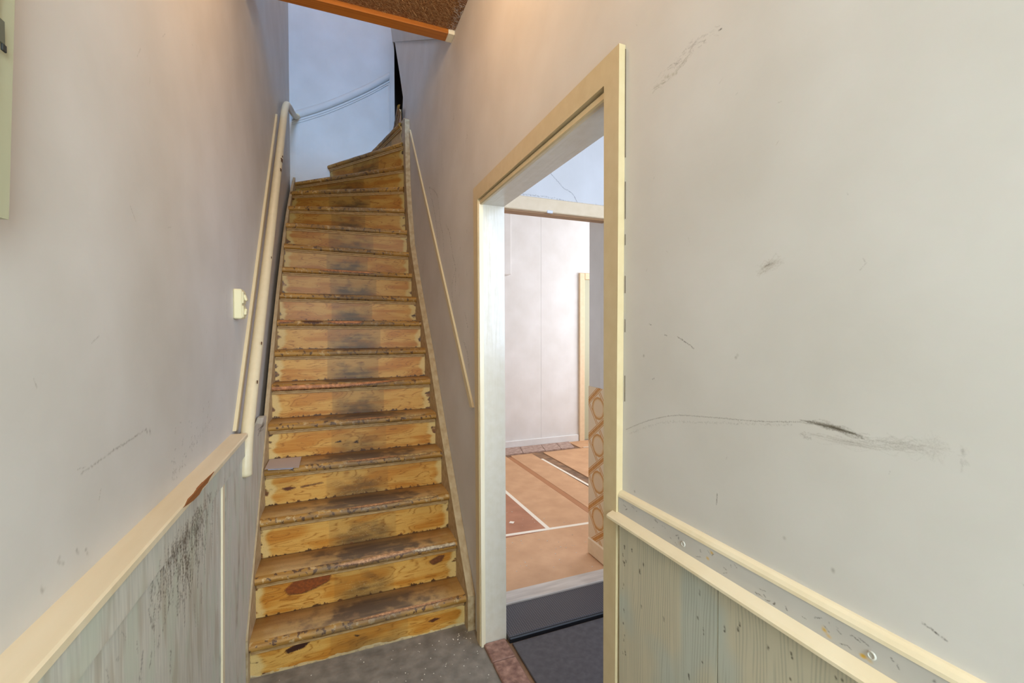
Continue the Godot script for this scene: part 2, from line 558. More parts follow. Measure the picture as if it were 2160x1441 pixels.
# ---------------------------------------------------------------- the scene
func _ready() -> void:
	rng.seed = 7
	var cam := Camera3D.new()
	cam.name = "camera"
	cam.position = Vector3(0, 1.4, 0)
	cam.rotation = Vector3(-0.0198, -0.389, -0.0024)
	cam.fov = rad_to_deg(2.0 * atan(720.5 / 954.6))
	cam.near = 0.02
	add_child(cam)
	cam.current = true
	var env := Environment.new()
	env.background_mode = Environment.BG_COLOR
	env.background_color = Color(0.62, 0.70, 0.80)
	env.tonemap_mode = Environment.TONE_MAPPER_LINEAR
	env.tonemap_exposure = 1.14
	env.sdfgi_enabled = true
	env.ssao_enabled = true
	env.ssil_enabled = true
	var we := WorldEnvironment.new()
	we.name = "environment"
	we.environment = env
	add_child(we)
	make_materials()
	# daylight through the glazed front door behind the camera, the upstairs window, the passage window and the far room's window
	window("window_1", "glazed panel of the front door behind the camera", Vector3(0.30, 1.75, 1.34), Vector2(0.60, 1.5), 0.0, Color(0.90, 0.98, 1.0), 4.9)
	window("window_2", "landing window above the stairwell", Vector3(0.15, 3.92, 1.33), Vector2(0.8, 1.0), 0.0, Color(0.52, 0.75, 1.0), 15.0)
	window("window_3", "window of the passage beside the hallway", Vector3(1.62, 1.85, -0.36), Vector2(0.9, 1.2), 0.0, Color(0.80, 0.88, 1.0), 3.0)
	window("window_4", "tall window of the far room", Vector3(4.28, 1.75, -3.7), Vector2(1.9, 1.9), PI / 2, Color(0.95, 0.96, 1.0), 5.2)
	lamp("ceiling_lamp", "round opal ceiling lamp of the hallway above the frame", Vector3(0.10, CEIL, -1.35), 0.52)
	lamp("ceiling_lamp", "added unseen opal fill lamp high above the stairwell", Vector3(0.12, 5.3, -2.9), 0.58)  # added fill lamp, out of view, to brighten the stairwell side walls
	shell()
	left_wall()
	right_wall()
	back_wall()
	ceiling()
	far_rooms()
	staircase()
	handrail()
	hall_door()
	small_things()


func window(called: String, label: String, at: Vector3, size: Vector2, turn: float, col: Color, energy: float) -> void:
	var o := base(called, label, "window", "structure", at)
	o.rotation.y = turn
	var st := mb()
	box(st, Vector3(-size.x / 2, -size.y / 2, -0.01), Vector3(size.x / 2, size.y / 2, 0.01))
	put("window_pane", st, mat(Color(0.8, 0.85, 0.9), 0.3, {"emission_enabled": true, "emission": col, "emission_energy_multiplier": 1.2}), o)
	st = mb()
	for s in [-1, 1]:
		box(st, Vector3(s * (size.x / 2 + 0.03) - 0.03, -size.y / 2 - 0.06, -0.03), Vector3(s * (size.x / 2 + 0.03) + 0.03, size.y / 2 + 0.06, 0.03), 0.004)
		box(st, Vector3(-size.x / 2, s * (size.y / 2 + 0.03) - 0.03, -0.03), Vector3(size.x / 2, s * (size.y / 2 + 0.03) + 0.03, 0.03), 0.004)
	put("window_frame", st, M.cream, o)
	var l := AreaLight3D.new()
	l.name = "daylight"
	l.area_size = size
	l.light_color = col
	l.light_energy = energy
	l.shadow_enabled = true
	l.set("area_range", 20.0)
	l.position = Vector3(0, 0, -0.04)
	o.add_child(l)


func lamp(called: String, label: String, at: Vector3, energy: float) -> void:
	var o := base(called, label, "lamp", "", at)
	var st := mb(true)
	var rings := []
	for k in 9:
		var a := PI * 0.5 * k / 8.0
		var ring := []
		for j in 24:
			ring.append(Vector3(cos(TAU * j / 24) * 0.13 * cos(a) + 0.0001, -0.03 - 0.10 * sin(a), sin(TAU * j / 24) * 0.13 * cos(a)))
		rings.append(ring)
	loft(st, rings)
	put("lamp_shade", st, mat(Color(0.95, 0.9, 0.8), 0.3, {"emission_enabled": true, "emission": Color(1, 0.80, 0.56), "emission_energy_multiplier": 2.0}), o)
	st = mb()
	box(st, Vector3(-0.14, -0.03, -0.14), Vector3(0.14, 0, 0.14), 0.008)
	put("lamp_base", st, M.cream, o)
	var l := OmniLight3D.new()
	l.name = "bulb_light"
	l.light_color = Color(1.0, 0.83, 0.64)
	l.light_energy = energy
	l.light_size = 0.12
	l.omni_range = 12.0
	l.omni_attenuation = 2.0
	l.shadow_enabled = true
	l.position = Vector3(0, -0.07, 0)
	o.add_child(l)


func shell() -> void:
	var st := mb()
	box(st, Vector3(-0.6, -0.2, -2.1), Vector3(WR, 0.0, 1.5))
	var f := put("floor", st, M.concrete)
	tag(f, "bare grey-brown screed floor of the hallway at the stair foot", "floor", "structure")
	st = mb()
	box(st, Vector3(-0.6, 0, 1.38), Vector3(0.8, 5.4, 1.5))
	tag(put("wall_front", st, M.plaster_tri), "hallway wall with the front door behind the camera", "wall", "structure")
	st = mb()
	box(st, Vector3(-0.7, 5.3, -5.4), Vector3(1.6, 5.42, 1.5))
	tag(put("ceiling_upper", st, M.white_tri), "white ceiling over the stairwell and the landing", "ceiling", "structure")
	# crumbs of plaster on the screed
	st = mb()
	for k in 130:
		var z := -2.02 + pow(rng.randf(), 1.6) * 0.75
		var x := 0.60 - pow(rng.randf(), 1.8) * 0.85
		var r := rng.randf_range(0.0008, 0.0024)
		var c := Vector3(x, r * 0.4, z)
		box(st, c - Vector3(r, r * 0.5, r), c + Vector3(r, r * 0.5, r), r * 0.3, Transform3D())
	var cr := put("plaster_crumbs", st, M.crumb)
	tag(cr, "scattered white plaster crumbs on the grey screed at the stair foot", "debris", "stuff")


func left_wall() -> void:
	var o := base("wall_left", "off-white plaster wall on the left above a grey panelled dado", "wall", "structure")
	var w0 := -0.045
	# plaster, with scuffs
	var S := Vector2(1536, 1024)
	var z0 := -0.4
	var z1 := -3.4
	var px := func(z: float, y: float) -> Vector2: return Vector2((z0 - z) / (z0 - z1) * S.x, (3.0 - y) / 2.0 * S.y)
	var im := canvas(int(S.x), int(S.y))
	var dk := Color(0.34, 0.30, 0.25, 0.5)
	stroke(im, [px.call(-0.93, 1.175), px.call(-1.05, 1.185), px.call(-1.20, 1.193)], 1.2, Color(0.4, 0.35, 0.28, 0.45), 0.55, 0.4)
	for p in [[-1.195, 1.196], [-1.215, 1.19], [-0.865, 1.067], [-0.91, 1.061], [-0.94, 1.05], [-0.82, 1.05]]:
		stroke(im, [px.call(p[0], p[1]), px.call(p[0] - 0.008, p[1] - 0.012)], 2.0, Color(0.36, 0.31, 0.25, 0.28), 0.8, 1.0)
	for k in 60:
		var z := rng.randf_range(-1.75, -1.35)
		var y := 1.03 + absf(rng.randfn(0, 0.05)) + (z + 1.35) * -0.12
		stroke(im, [px.call(z, y), px.call(z - 0.01, y + rng.randf_range(-0.01, 0.02))], 1.0, Color(0.35, 0.3, 0.26, 0.4), 0.7, 0.8)
	for k in 26:
		var z := rng.randf_range(-0.75, -2.2)
		var y := rng.randf_range(1.1, 2.6)
		stroke(im, [px.call(z, y), px.call(z + rng.randf_range(-0.03, 0.03), y + rng.randf_range(-0.03, 0.03))], 0.9, Color(0.45, 0.4, 0.34, 0.3), 0.8)
	for k in 10:   # rubbed streaks behind the handrail
		var z := rng.randf_range(-1.8, -3.2)
		var y := 1.55 + (-z - 2.0) * 1.1 + rng.randf_range(-0.3, 0.5)
		stroke(im, [px.call(z, y), px.call(z, y - 0.12)], 2.0, Color(0.5, 0.44, 0.38, 0.12), 0.6, 1.0)
	M.plaster_left = detail(M.plaster, im)
	var st := mb()
	var place := func(p: Vector2, side: int) -> Vector3: return Vector3(xl(p.x) + w0 - 0.15 * side, p.y, p.x)
	slab(st, PackedVector2Array([Vector2(1.5, -0.1), Vector2(-5.0, -0.1), Vector2(-5.0, 5.4), Vector2(1.5, 5.4)]), place,
		func(p: Vector2) -> Vector2: return Vector2(p.x, -p.y), func(p: Vector2) -> Vector2: return Vector2((z0 - p.x) / (z0 - z1), (3.0 - p.y) / 2.0))
	put("plaster", st, M.plaster_left, o)
	# dado: two plywood panels, a strip over their joint, fascia, sloping-edged cap
	var D := Vector2(1280, 640)
	var dpx := func(z: float, y: float) -> Vector2: return Vector2((-0.5 - z) / 2.3 * D.x, (1.05 - y) / 1.05 * D.y)
	var dm := canvas(int(D.x), int(D.y))
	for k in 300:
		var z := rng.randfn(-1.31, 0.12)
		var y := 0.96 - absf(rng.randfn(0, 0.09))
		stroke(dm, [dpx.call(z, y), dpx.call(z + rng.randfn(0, 0.012), y - rng.randf_range(0.01, 0.07))], rng.randf_range(0.8, 2.2), Color(0.27, 0.20, 0.14, 0.42), 0.75, 1.2)
	stroke(dm, [dpx.call(-1.36, 0.99), dpx.call(-1.33, 0.93), dpx.call(-1.30, 0.87)], 18, Color(0.26, 0.17, 0.09, 0.16), 1.0, 4.0)
	stroke(dm, [dpx.call(-1.93, 0.62), dpx.call(-1.90, 0.48), dpx.call(-1.86, 0.33)], 11, Color(0.30, 0.22, 0.16, 0.17), 1.0, 4.0)
	stroke(dm, [dpx.call(-1.62, 0.42), dpx.call(-1.60, 0.2)], 5, Color(0.26, 0.2, 0.16, 0.16), 0.9, 3.0)
	stroke(dm, [dpx.call(-1.72, 0.86), dpx.call(-1.71, 0.74)], 6, Color(0.30, 0.22, 0.16, 0.14), 0.9, 2.0)
	for k in 70:
		var z := rng.randf_range(-0.7, -2.0)
		var y := rng.randf_range(0.1, 0.9)
		stroke(dm, [dpx.call(z, y), dpx.call(z + rng.randfn(0, 0.004), y - rng.randf_range(0.02, 0.12))], 1.0, Color(0.28, 0.24, 0.2, 0.33), 0.6, 0.6)
	for k in 14:   # rub marks of an older, bluish coat
		var z := rng.randf_range(-0.6, -1.6)
		var y := rng.randf_range(0.2, 0.85)
		stroke(dm, [dpx.call(z, y), dpx.call(z, y - 0.2)], 22, Color(0.62, 0.66, 0.62, 0.04), 0.9, 8.0)
	for k in 12:
		stroke(dm, [dpx.call(-2.56 + rng.randfn(0, 0.05), 0.945 + rng.randfn(0, 0.012)), dpx.call(-2.50 + rng.randfn(0, 0.05), 0.93 + rng.randfn(0, 0.012))], 1.6, Color(0.2, 0.15, 0.11, 0.6), 0.7, 0.8)
	M.dado_left = detail(M.grey_panel, dm)
	var uv2 := func(p: Vector2) -> Vector2: return Vector2((-0.5 - p.x) / 2.3, (1.05 - p.y) / 1.05)
	var uv := func(p: Vector2) -> Vector2: return Vector2(p.x, -p.y)
	var dp := func(p: Vector2, side: int) -> Vector3: return Vector3(xl(p.x) - 0.006 - 0.03 * side, p.y, p.x)
	st = mb()
	slab(st, PackedVector2Array([Vector2(1.38, 0), Vector2(-1.655, 0), Vector2(-1.655, 0.985), Vector2(1.38, 0.985)]), dp, uv, uv2)
	put("dado_panel", st, M.dado_left, o)
	st = mb()
	slab(st, PackedVector2Array([Vector2(-1.657, 0), Vector2(-2.018, 0), Vector2(-2.018, 0.185), Vector2(-2.20, 0.405), Vector2(-2.66, 0.955), Vector2(-2.655, 0.972), Vector2(-2.58, 0.975), Vector2(-2.50, 0.955), Vector2(-2.36, 0.985), Vector2(-1.657, 0.985)]), dp, uv, uv2)
	put("dado_panel", st, M.dado_left, o)
	st = mb()
	slab(st, PackedVector2Array([Vector2(-1.607, 0), Vector2(-1.634, 0), Vector2(-1.690, 0.915), Vector2(-1.663, 0.915)]),
		func(p: Vector2, side: int) -> Vector3: return Vector3(xl(p.x) - 0.001 - 0.008 * side, p.y, p.x))
	put("cover_strip", st, M.cap, o)
	st = mb()
	slab(st, PackedVector2Array([Vector2(1.38, 0.922), Vector2(-2.01, 0.922), Vector2(-2.01, 0.99), Vector2(1.38, 0.99)]),
		func(p: Vector2, side: int) -> Vector3: return Vector3(xl(p.x) + 0.003 - 0.012 * side, p.y, p.x), uv, uv2)
	put("fascia_board", st, M.dado_left, o)
	st = mb()
	var rings := []
	for z in [1.38, -0.6, -1.2, -2.02]:
		var x := xl(z)
		rings.append([Vector3(x - 0.046, 0.990, z), Vector3(x - 0.046, 1.010, z), Vector3(x + 0.008, 1.010, z), Vector3(x + 0.012, 1.007, z), Vector3(x + 0.012, 0.995, z), Vector3(x + 0.008, 0.990, z)])
	loft(st, rings)
	put("dado_cap", st, M.cap, o)
	# scraped bare patch on the cap's front edge
	st = mb()
	slab(st, PackedVector2Array([Vector2(-1.22, 1.006), Vector2(-1.27, 1.0098), Vector2(-1.31, 1.0092), Vector2(-1.36, 1.0104), Vector2(-1.42, 1.0098), Vector2(-1.50, 1.008), Vector2(-1.45, 1.003), Vector2(-1.43, 0.998), Vector2(-1.38, 0.999), Vector2(-1.35, 0.993), Vector2(-1.30, 0.995), Vector2(-1.27, 0.999)]),
		func(p: Vector2, side: int) -> Vector3: return Vector3(xl(p.x) + 0.0126 - 0.006 * side, p.y, p.x))
	put("bare_wood_patch", st, mat(Color(0.60, 0.37, 0.17), 0.8), o)
	# thin strip that runs up the wall beside the handrail
	st = mb()
	slab(st, PackedVector2Array([Vector2(-2.05, 1.015), Vector2(-2.085, 1.015), Vector2(-3.60, 2.90), Vector2(-3.575, 2.93)]),
		func(p: Vector2, side: int) -> Vector3: return Vector3(xl(p.x) - 0.033 - 0.013 * side, p.y, p.x))
	put("sloping_strip", st, M.cream, o)


func right_wall() -> void:
	var o := base("wall_right", "off-white plaster wall on the right with scuffs around the doorway", "wall", "structure")
	# near part, seen close: scuffs in their places
	var S := Vector2(1024, 1792)
	var px := func(z: float, y: float) -> Vector2: return Vector2((-0.1 - z) / 0.85 * S.x, (2.5 - y) / 1.5 * S.y)
	var im := canvas(int(S.x), int(S.y))
	var g := Color(0.42, 0.38, 0.33, 0.5)
	# scrape above the door corner
	var sc := curve2([px.call(-0.775, 1.905), px.call(-0.73, 1.925), px.call(-0.69, 1.915), px.call(-0.65, 1.935), px.call(-0.60, 1.925)])
	smear(im, sc, 8.0, 50, Color(0.50, 0.47, 0.44, 0.30), 2)
	smear(im, curve2([px.call(-0.775, 1.912), px.call(-0.735, 1.905), px.call(-0.70, 1.912), px.call(-0.67, 1.922)]), 5.0, 60, Color(0.54, 0.52, 0.45, 0.28), 3)
	smear(im, curve2([px.call(-0.71, 1.925), px.call(-0.67, 1.935), px.call(-0.63, 1.93)]), 6.0, 60, Color(0.54, 0.52, 0.50, 0.28), 3)
	stroke(im, [px.call(-0.602, 1.925), px.call(-0.594, 1.924)], 2.0, Color(0.25, 0.22, 0.2, 0.8))
	stroke(im, curve2([px.call(-0.74, 1.915), px.call(-0.70, 1.905)]), 4.0, Color(0.62, 0.60, 0.52, 0.3), 0.9, 2.0)
	stroke(im, [px.call(-0.53, 1.96), px.call(-0.50, 1.95)], 1.0, Color(0.5, 0.48, 0.45, 0.4), 0.5, 1.5)
	# scuff in the middle
	smear(im, [px.call(-0.525, 1.494), px.call(-0.50, 1.503), px.call(-0.475, 1.507)], 6.0, 46, Color(0.54, 0.47, 0.38, 0.16))
	smear(im, [px.call(-0.515, 1.500), px.call(-0.49, 1.508)], 2.5, 18, Color(0.42, 0.36, 0.29, 0.22))
	# long arc with a thick dark smear
	stroke(im, curve2([px.call(-0.862, 1.176), px.call(-0.78, 1.212), px.call(-0.70, 1.236), px.call(-0.613, 1.247), px.call(-0.52, 1.257), px.call(-0.447, 1.269)]), 1.1, Color(0.42, 0.37, 0.31, 0.5), 0.9, 0.5)
	stroke(im, curve2([px.call(-0.85, 1.168), px.call(-0.74, 1.214), px.call(-0.62, 1.236), px.call(-0.46, 1.262)]), 1.5, Color(0.46, 0.42, 0.38, 0.25), 0.5, 1.5)
	smear(im, [px.call(-0.450, 1.272), px.call(-0.42, 1.272), px.call(-0.395, 1.269), px.call(-0.375, 1.266), px.call(-0.350, 1.263)], 3.6, 44, Color(0.38, 0.32, 0.24, 0.26))
	smear(im, [px.call(-0.440, 1.271), px.call(-0.40, 1.2695), px.call(-0.36, 1.2645)], 1.4, 20, Color(0.30, 0.26, 0.19, 0.36))
	smear(im, [px.call(-0.360, 1.263), px.call(-0.32, 1.264), px.call(-0.280, 1.268)], 5.5, 34, Color(0.46, 0.41, 0.35, 0.15))
	smear(im, [px.call(-0.448, 1.254), px.call(-0.41, 1.252), px.call(-0.36, 1.254), px.call(-0.30, 1.262)], 6.0, 30, Color(0.48, 0.43, 0.37, 0.14))
	smear(im, [px.call(-0.450, 1.252), px.call(-0.440, 1.249), px.call(-0.43, 1.250)], 3.0, 12, Color(0.42, 0.37, 0.31, 0.28))
	smear(im, [px.call(-0.305, 1.268), px.call(-0.29, 1.268), px.call(-0.275, 1.266)], 12.0, 46, Color(0.50, 0.46, 0.42, 0.08))
	smear(im, [px.call(-0.268, 1.266), px.call(-0.265, 1.263)], 9.0, 24, Color(0.52, 0.49, 0.46, 0.10))
	# small scratches and spots
	for p in [[-0.782, 1.418, -0.775, 1.415], [-0.735, 1.395, -0.728, 1.393], [-0.70, 1.392, -0.665, 1.375], [-0.665, 1.376, -0.655, 1.368], [-0.772, 1.30, -0.765, 1.303], [-0.60, 1.095, -0.598, 1.115], [-0.30, 1.062, -0.277, 1.055]]:
		stroke(im, [px.call(p[0], p[1]), px.call(p[2], p[3])], 1.4, Color(0.33, 0.29, 0.25, 0.6), 0.8, 0.6)
	for p in [[-0.235, 1.815], [-0.47, 1.09], [-0.83, 1.045], [-0.40, 1.075], [-0.80, 1.35], [-0.56, 1.36]]:
		stroke(im, [px.call(p[0], p[1]), px.call(p[0] - 0.002, p[1] - 0.004)], 4.0, Color(0.5, 0.46, 0.42, 0.45), 1.0, 1.0)
	for k in 40:
		var z := rng.randf_range(-0.9, -0.15)
		var y := rng.randf_range(1.05, 2.3)
		stroke(im, [px.call(z, y), px.call(z + rng.randf_range(-0.01, 0.01), y + rng.randf_range(-0.01, 0.01))], 1.0, Color(0.5, 0.46, 0.42, 0.25), 0.8)
	M.plaster_near = detail(M.plaster, im)
	var place := func(p: Vector2, side: int) -> Vector3: return Vector3(WR + (WRB - WR) * side, p.y, p.x)
	var uv := func(p: Vector2) -> Vector2: return Vector2(p.x, -p.y)
	var st := mb()
	slab(st, PackedVector2Array([Vector2(1.5, 0), Vector2(1.5, 5.4), Vector2(-0.90, 5.4), Vector2(-0.90, 0)]), place, uv,
		func(p: Vector2) -> Vector2: return Vector2((-0.1 - p.x) / 0.85, (2.5 - p.y) / 1.5))
	var mi := put("plaster", st, M.plaster_near, o)
	# far part: over the door and along the stairs, down to the opening at the winders
	var F := Vector2(1024, 1536)
	var fx := func(z: float, y: float) -> Vector2: return Vector2((-0.9 - z) / 3.8 * F.x, (4.4 - y) / 4.4 * F.y)
	var fm := canvas(int(F.x), int(F.y))
	for path in [[[-2.99, 2.36], [-2.85, 2.30], [-2.74, 2.22], [-2.68, 2.05], [-2.62, 1.98], [-2.60, 1.86]], [[-2.99, 2.36], [-2.90, 2.25], [-2.80, 2.1], [-2.76, 1.98]],
			[[-2.55, 2.02], [-2.46, 1.95], [-2.40, 1.82], [-2.34, 1.74], [-2.35, 1.62]], [[-2.33, 1.74], [-2.42, 1.66], [-2.40, 1.56]], [[-2.2, 1.36], [-2.13, 1.30], [-2.10, 1.22]], [[-2.17, 1.5], [-2.12, 1.42]],
			[[-2.28, 1.30], [-2.24, 1.25]], [[-2.0, 1.9], [-1.96, 1.93]], [[-3.3, 2.62], [-3.22, 2.55]]]:
		var pts := []
		for p in path:
			pts.append(fx.call(p[0], p[1]))
		stroke(fm, curve2(pts, 14), 0.9, Color(0.20, 0.16, 0.13, 0.75), 0.55, 0.7)
	for k in 40:
		var z := rng.randf_range(-1.95, -3.4)
		var y := 1.6 + (-z - 2.0) * 1.2 + rng.randf_range(-0.5, 0.8)
		stroke(fm, [fx.call(z, y), fx.call(z + rng.randf_range(-0.02, 0.02), y + rng.randf_range(-0.04, 0.04))], 0.9, Color(0.3, 0.26, 0.22, 0.4), 0.6, 0.5)
	M.plaster_far = detail(M.plaster_up, fm)
	st = mb()
	slab(st, PackedVector2Array([Vector2(-0.90, 1.995), Vector2(-0.90, 5.4), Vector2(-4.66, 5.4), Vector2(-4.66, 4.40), Vector2(-4.539, 4.234), Vector2(-4.40, 4.02), Vector2(-4.22, 3.74), Vector2(-4.046, 3.454), Vector2(-4.109, 3.263), Vector2(-4.109, 0), Vector2(-1.925, 0), Vector2(-1.925, 1.995)]),
		place, uv, func(p: Vector2) -> Vector2: return Vector2((-0.9 - p.x) / 3.8, (4.4 - p.y) / 4.4))
	add_surface(mi, st, M.plaster_far)
	# the leaning soffit of the upper flight, above a faint line
	st = mb()
	var line := func(z: float) -> float: return 2.957 + 0.578 * (-2.356 - z)
	var a := []
	for z in [-2.42, -4.63]:
		var y: float = line.call(z)
		a.append([Vector3(WR - 0.006, y, z), Vector3(WR + 0.01, y - 0.002, z), Vector3(WR + 0.01, 5.3, z), Vector3(WR - 0.12 * (5.3 - y), 5.3, z)])
	loft(st, a)
	tag(put("wall_soffit", st, M.plaster_tri), "leaning plaster under the upper flight above the stairs", "wall", "structure")
	# thin strip along the stairs
	st = mb()
	slab(st, PackedVector2Array([Vector2(-2.020, 1.050), Vector2(-2.062, 1.045), Vector2(-3.700, 3.015), Vector2(-3.672, 3.018)]),
		func(p: Vector2, side: int) -> Vector3: return Vector3(WR - 0.010 + 0.012 * side, p.y, p.x))
	put("sloping_strip", st, M.cream, o)
	# dado: grained plywood, board, ledge and top bead
	var D := Vector2(768, 768)
	var dpx := func(z: float, y: float) -> Vector2: return Vector2((0.0 - z) / 0.95 * D.x, (1.0 - y) / 0.95 * D.y)
	var dm := canvas(int(D.x), int(D.y))
	for k in 60:   # nail holes and chips
		var z := rng.randf_range(-0.86, -0.2)
		var y := rng.randf_range(0.55, 0.95)
		if k < 14:
			z = -0.853 + rng.randfn(0, 0.006)
		stroke(dm, [dpx.call(z, y), dpx.call(z + 0.001, y - rng.randf_range(0.003, 0.012))], rng.randf_range(1.0, 2.2), Color(0.22, 0.15, 0.09, 0.75), 0.9, 0.4)
	var grain := Image.create(512, 512, false, Image.FORMAT_RGB8)
	var n1 := noise(51, 0.006, 512, 512, 3, 1, 2).get_data()
	var n2 := noise(52, 0.04, 512, 512, 3, 1, 10).get_data()
	var n3 := noise(53, 0.007, 512, 512, 3, 2, 2).get_data()
	for y in 512:
		for x in 512:
			var i := y * 512 + x
			var s := pow(0.5 + 0.5 * sin(x * 0.95 + n1[i] * 0.075 + n2[i] * 0.008), 2.0)
			var c := Color(0.78, 0.74, 0.645).lerp(Color(0.73, 0.735, 0.685), sm(0.35, 0.7, n3[i] / 255.0))
			c = c.lerp(Color(0.56, 0.55, 0.49), s * 0.40 * sm(0.25, 0.6, n2[i] / 255.0))
			grain.set_pixel(x, y, c)
	M.dado_right = detail(textured(tex(grain), 0.55, Vector3(2.1, 1.3, 1), tex(grain), 0.06), dm)
	st = mb()
	var uv2 := func(p: Vector2) -> Vector2: return Vector2((0.0 - p.x) / 0.95, (1.0 - p.y) / 0.95)
	var dp := func(p: Vector2, side: int) -> Vector3: return Vector3(WR - 0.012 + 0.014 * side, p.y, p.x)
	slab(st, PackedVector2Array([Vector2(-0.585, 0), Vector2(-0.585, 0.97), Vector2(-0.870, 0.97), Vector2(-0.870, 0)]), dp, uv, uv2)
	put("dado_panel", st, M.dado_right, o)
	st = mb()
	slab(st, PackedVector2Array([Vector2(1.38, 0), Vector2(1.38, 0.97), Vector2(-0.583, 0.97), Vector2(-0.583, 0)]), dp, uv, uv2)
	put("dado_panel", st, M.dado_right, o)
	# board with paint drips
	var B := Vector2(1024, 96)
	var bpx := func(z: float, y: float) -> Vector2: return Vector2((0.0 - z) / 0.9 * B.x, (1.02 - y) / 0.06 * B.y)
	var bm := canvas(int(B.x), int(B.y))
	for p in [[-0.60, 1.012], [-0.607, 0.997], [-0.405, 0.995], [-0.40, 0.99], [-0.355, 0.99], [-0.348, 0.988]]:
		stroke(bm, [bpx.call(p[0], p[1]), bpx.call(p[0] + 0.004, p[1] - 0.003)], 5.0, Color(0.80, 0.62, 0.05, 0.85), 0.9, 1.5)
	for k in 46:
		var z := rng.randf_range(-0.86, -0.25)
		var y := rng.randf_range(0.985, 1.015)
		stroke(bm, [bpx.call(z, y), bpx.call(z + rng.randf_range(-0.012, 0.012), y + rng.randf_range(-0.006, 0.006))], rng.randf_range(1.0, 2.0), Color(0.25, 0.21, 0.18, 0.5), 0.8, 0.6)
	var bmat := detail(textured(tex(grey(55, 0.02, 256, 256, Color(0.93, 0.92, 0.91), Color(1, 1, 1))), 0.5, Vector3.ONE, null, 0.1, Color(0.77, 0.755, 0.735)), bm)
	st = mb()
	slab(st, PackedVector2Array([Vector2(1.38, 0.975), Vector2(1.38, 1.019), Vector2(-0.874, 1.019), Vector2(-0.874, 0.975)]),
		func(p: Vector2, side: int) -> Vector3: return Vector3(WR - 0.012 + 0.014 * side, p.y, p.x), uv, func(p: Vector2) -> Vector2: return Vector2((0.0 - p.x) / 0.9, (1.02 - p.y) / 0.06))
	put("dado_board", st, bmat, o)
	for z in [-0.667, -0.345]:   # screw heads under paint
		st = mb(true)
		var rings := []
		for r in [[0.0055, 0.0], [0.005, 0.0016], [0.0032, 0.0018], [0.0028, 0.0008]]:
			var ring := []
			for j in 14:
				ring.append(Vector3(WR - 0.012 - r[1], 0.9965 + cos(TAU * j / 14) * r[0], z + sin(TAU * j / 14) * r[0]))
			rings.append(ring)
		loft(st, rings)
		put("screw_head", st, M.grey_board, o)
	st = mb()
	var top := []
	for z in [1.38, -0.4, -0.876]:
		top.append([Vector3(WR + 0.002, 1.018, z), Vector3(WR - 0.013, 1.018, z), Vector3(WR - 0.0125, 1.023, z), Vector3(WR - 0.009, 1.028, z), Vector3(WR - 0.004, 1.031, z), Vector3(WR + 0.002, 1.032, z)])
	for r in top:
		r.reverse()
	loft(st, top)
	put("dado_bead", st, M.cap, o)
	st = mb()
	var led := []
	for z in [1.38, -0.4, -0.890]:
		led.append([Vector3(WR + 0.002, 0.964, z), Vector3(WR + 0.002, 0.982, z), Vector3(WR - 0.013, 0.982, z), Vector3(WR - 0.030, 0.976, z), Vector3(WR - 0.034, 0.972, z), Vector3(WR - 0.034, 0.967, z), Vector3(WR - 0.030, 0.964, z)])
	loft(st, led)
	put("dado_ledge", st, M.cap, o)


func back_wall() -> void:
	var o := base("wall_back", "pale plaster wall behind the top of the stairs", "wall", "structure")
	var st := mb()
	box(st, Vector3(-0.6, -0.1, ZB - 0.12), Vector3(0.647, 5.4, ZB))
	put("plaster", st, M.plaster_tri, o)
	# painted-over rail and thin lines that climb across it
	var rail := smooth_path([Vector3(-0.275, 3.385, ZB + 0.012), Vector3(-0.05, 3.497, ZB + 0.012), Vector3(0.152, 3.615, ZB + 0.012), Vector3(0.40, 3.78, ZB + 0.012), Vector3(0.597, 3.93, ZB + 0.012)], 5)
	st = mb(true)
	var rings := []
	for p in rail:
		var ring := []
		for k in 9:
			var a := PI * k / 8.0
			ring.append(p + Vector3(0, 0.040 * cos(a), -0.013 + 0.024 * sin(a)))
		ring.reverse()
		rings.append(ring)
	loft(st, rings)
	put("rail_moulding", st, M.plaster_tri, o)
	for d in [[0.058, 0.004], [0.078, 0.004]]:
		st = mb(true)
		var path := []
		for p in rail:
			path.append(p + Vector3(0, -d[0], -0.010))
		tube(st, path, func(_t: float) -> float: return d[1], 8)
		put("cable", st, M.plaster_tri, o)
	st = mb()
	box(st, Vector3(0.588, 3.22, ZB - 0.002), Vector3(0.604, 3.86, ZB + 0.008), 0.002)
	put("upright_strip", st, M.plaster_tri, o)
	# skirting that follows the winders
	st = mb()
	slab(st, PackedVector2Array([Vector2(-0.30, 2.60), Vector2(0.50, 2.9), Vector2(0.45, 3.20), Vector2(0.274, 3.067), Vector2(0.062, 2.940), Vector2(-0.10, 2.864), Vector2(-0.30, 2.795)]),
		func(p: Vector2, side: int) -> Vector3: return Vector3(p.x, p.y, ZB + 0.026 - 0.03 * side))
	put("skirting", st, M.plaster_tri, o)
	# the dark space the stairs turn into
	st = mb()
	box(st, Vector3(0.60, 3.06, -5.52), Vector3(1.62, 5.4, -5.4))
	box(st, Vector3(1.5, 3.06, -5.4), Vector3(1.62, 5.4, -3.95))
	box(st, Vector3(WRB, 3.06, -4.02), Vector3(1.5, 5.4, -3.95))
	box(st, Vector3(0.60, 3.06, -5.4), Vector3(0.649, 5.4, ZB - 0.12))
	tag(put("wall_stair_head", st, M.dark_wall), "dark brown boarded space beyond the turn of the stairs", "wall", "structure")


